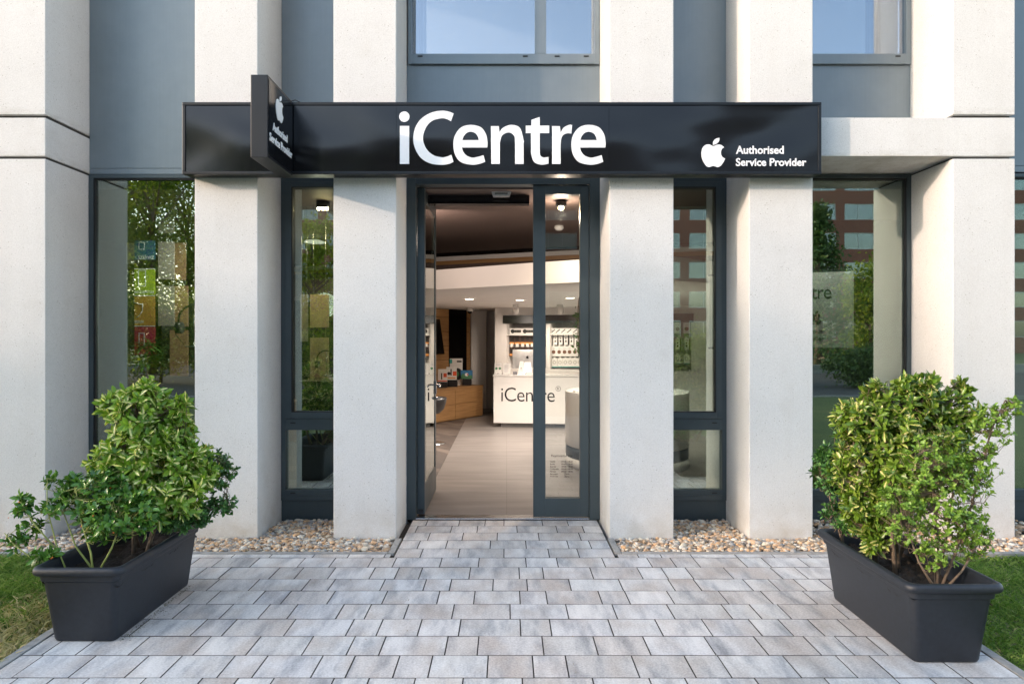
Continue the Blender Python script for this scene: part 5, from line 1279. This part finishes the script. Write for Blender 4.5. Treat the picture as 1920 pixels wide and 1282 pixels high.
tree(mx(1535, 34), -(34-2*YB), 8.4, 2.4, 'pointed conifer across the road at the right', LC, 6000, 'cone', seed=21, leaf=.24)
tree(mx(1640, 27), -(27-2*YB), 5.2, 1.5, 'bushy green tree right of the pointed conifer', LT, 5000, 'round', seed=22, leaf=.2, cb_=.0)
tree(mx(1700, 27), -(27-2*YB), 5.8, 1.7, 'bushy green tree furthest right across the road', LT, 4000, 'round', seed=23, leaf=.2, cb_=.0)
tree(mx(1620, 21.5), -(21.5-2*YB)-.3, 1.5, .95, 'low round clipped bush by the far kerb', LC, 4000, 'round', tr=.05, seed=24, leaf=.12, cb_=.0)
for i, (px, lb) in enumerate(((1330, 'low wild bush opposite the right narrow window'), (1290, 'second low bush near the far kerb'), (620, 'low dark bush opposite the left narrow window'), (560, 'low dark bush left of the entrance axis across the road'), (300, 'tall hedge bush beneath the tall left trees'), (380, 'hedge bush right of the tall left trees'), (215, 'hedge bush furthest left across the road'))):
    tree(mx(px, 24), -(24-2*YB), 3.6 if px < 400 else 1.8, 2.0 if px < 400 else 1.6, lb, LT, 6000 if px < 400 else 3000, 'round', tr=.06, seed=30+i, leaf=.14, cb_=.0, grp='low bushes across the road')
# row of trees toward the sun: casts the soft shade on the lower facade
for i, (dx, dy, h, r) in enumerate(((-23.5, -6.2, 9.7, 2.7), (-21.2, -9.6, 9.0, 2.4), (-25.5, -2.6, 9.6, 2.7), (-19.2, -12.6, 8.3, 2.3), (-27, .8, 9, 2.4))):
    tree(dx, dy, h, r, ('tall leafy tree on the sunny side beyond the left lawn', 'shorter leafy tree on the sunny side near the road', 'leafy tree on the sunny side in the middle of the row', 'small tree on the sunny side at the road end of the row', 'tree on the sunny side nearest the building line')[i], LT, 16000, 'round', seed=50+i, leaf=.26, grp='row of trees towards the sun', cb_=.0)

ob = empty('brick_office_building', (8, -62, 0), 0, 'long red brick office building with rows of white framed windows across the road', 'building')
m = MB(); bx0, bx1 = -26, 62; H_ = 20.6; wz = [(3.4+3.16*k-.0, ) for k in range(6)]
tops = [3.4+3.16*k for k in range(6)]; wh = 1.75
prev = -.11
for t in tops: m.box(bx0, bx1, -.3, .0, prev, t-wh); prev = t
m.box(bx0, bx1, -.3, 0, prev, H_)
mod = 5.6; pier = .95; x = bx0; cols = []
while x < bx1:
    for t in tops: m.box(x, min(x+pier, bx1), -.3, 0, t-wh, t)
    cols.append(x); x += mod
m.box(bx0, bx1, -14, -.301, -.11, H_-.02)
o = m.build('wall', M['brick'], ob); o.matrix_parent_inverse = Matrix.Translation((0, 0, 0)); o.location = (-8, 0, 0)
WF = plain('white_window_frame', (.62, .63, .62), .5); WG = mat_glass('office_glass', .14, (.3, .34, .36), 1.5)
wm = MB(); ww = mod-pier
wm.box(0, ww, -.14, -.06, wh-.12, wh); wm.box(0, ww, -.14, -.06, 0, .07)
for k in range(4): wm.box(k*(ww-.07)/3, k*(ww-.07)/3+.07, -.14, -.06, .07, wh-.12)
gm = MB(); gm.box(0.01, ww-.01, -.11, -.10, .05, wh-.08)
bm_ = MB(); bm_.box(.02, ww-.02, -.28, -.2, 0, wh)
w0 = None
blindm = plain('pale_blind', (.38, .42, .44), .8, scale=.6, var=.5)
cnt = 0
for ti, t in enumerate(tops):
    for ci, x in enumerate(cols[:-1]):
        if cnt >= 100: break
        if w0 is None:
            w0 = wm.build('window', WF, ob); g_ = gm.build('pane', WG, w0); b_ = bm_.build('blind', blindm, w0); ww0 = w0
        else: ww0 = copy_tree(w0, ob)
        ww0.location = (x+pier-8, 0, t-wh); cnt += 1
# remaining windows at the far end of the facade stay brick piers' neighbours
m = MB(); m.box(-60, 60, -21.2, -20.6, -.1, .25); m.build('far_low_wall', M['kerb'], label='low pale wall along the far side of the road', cat='wall')
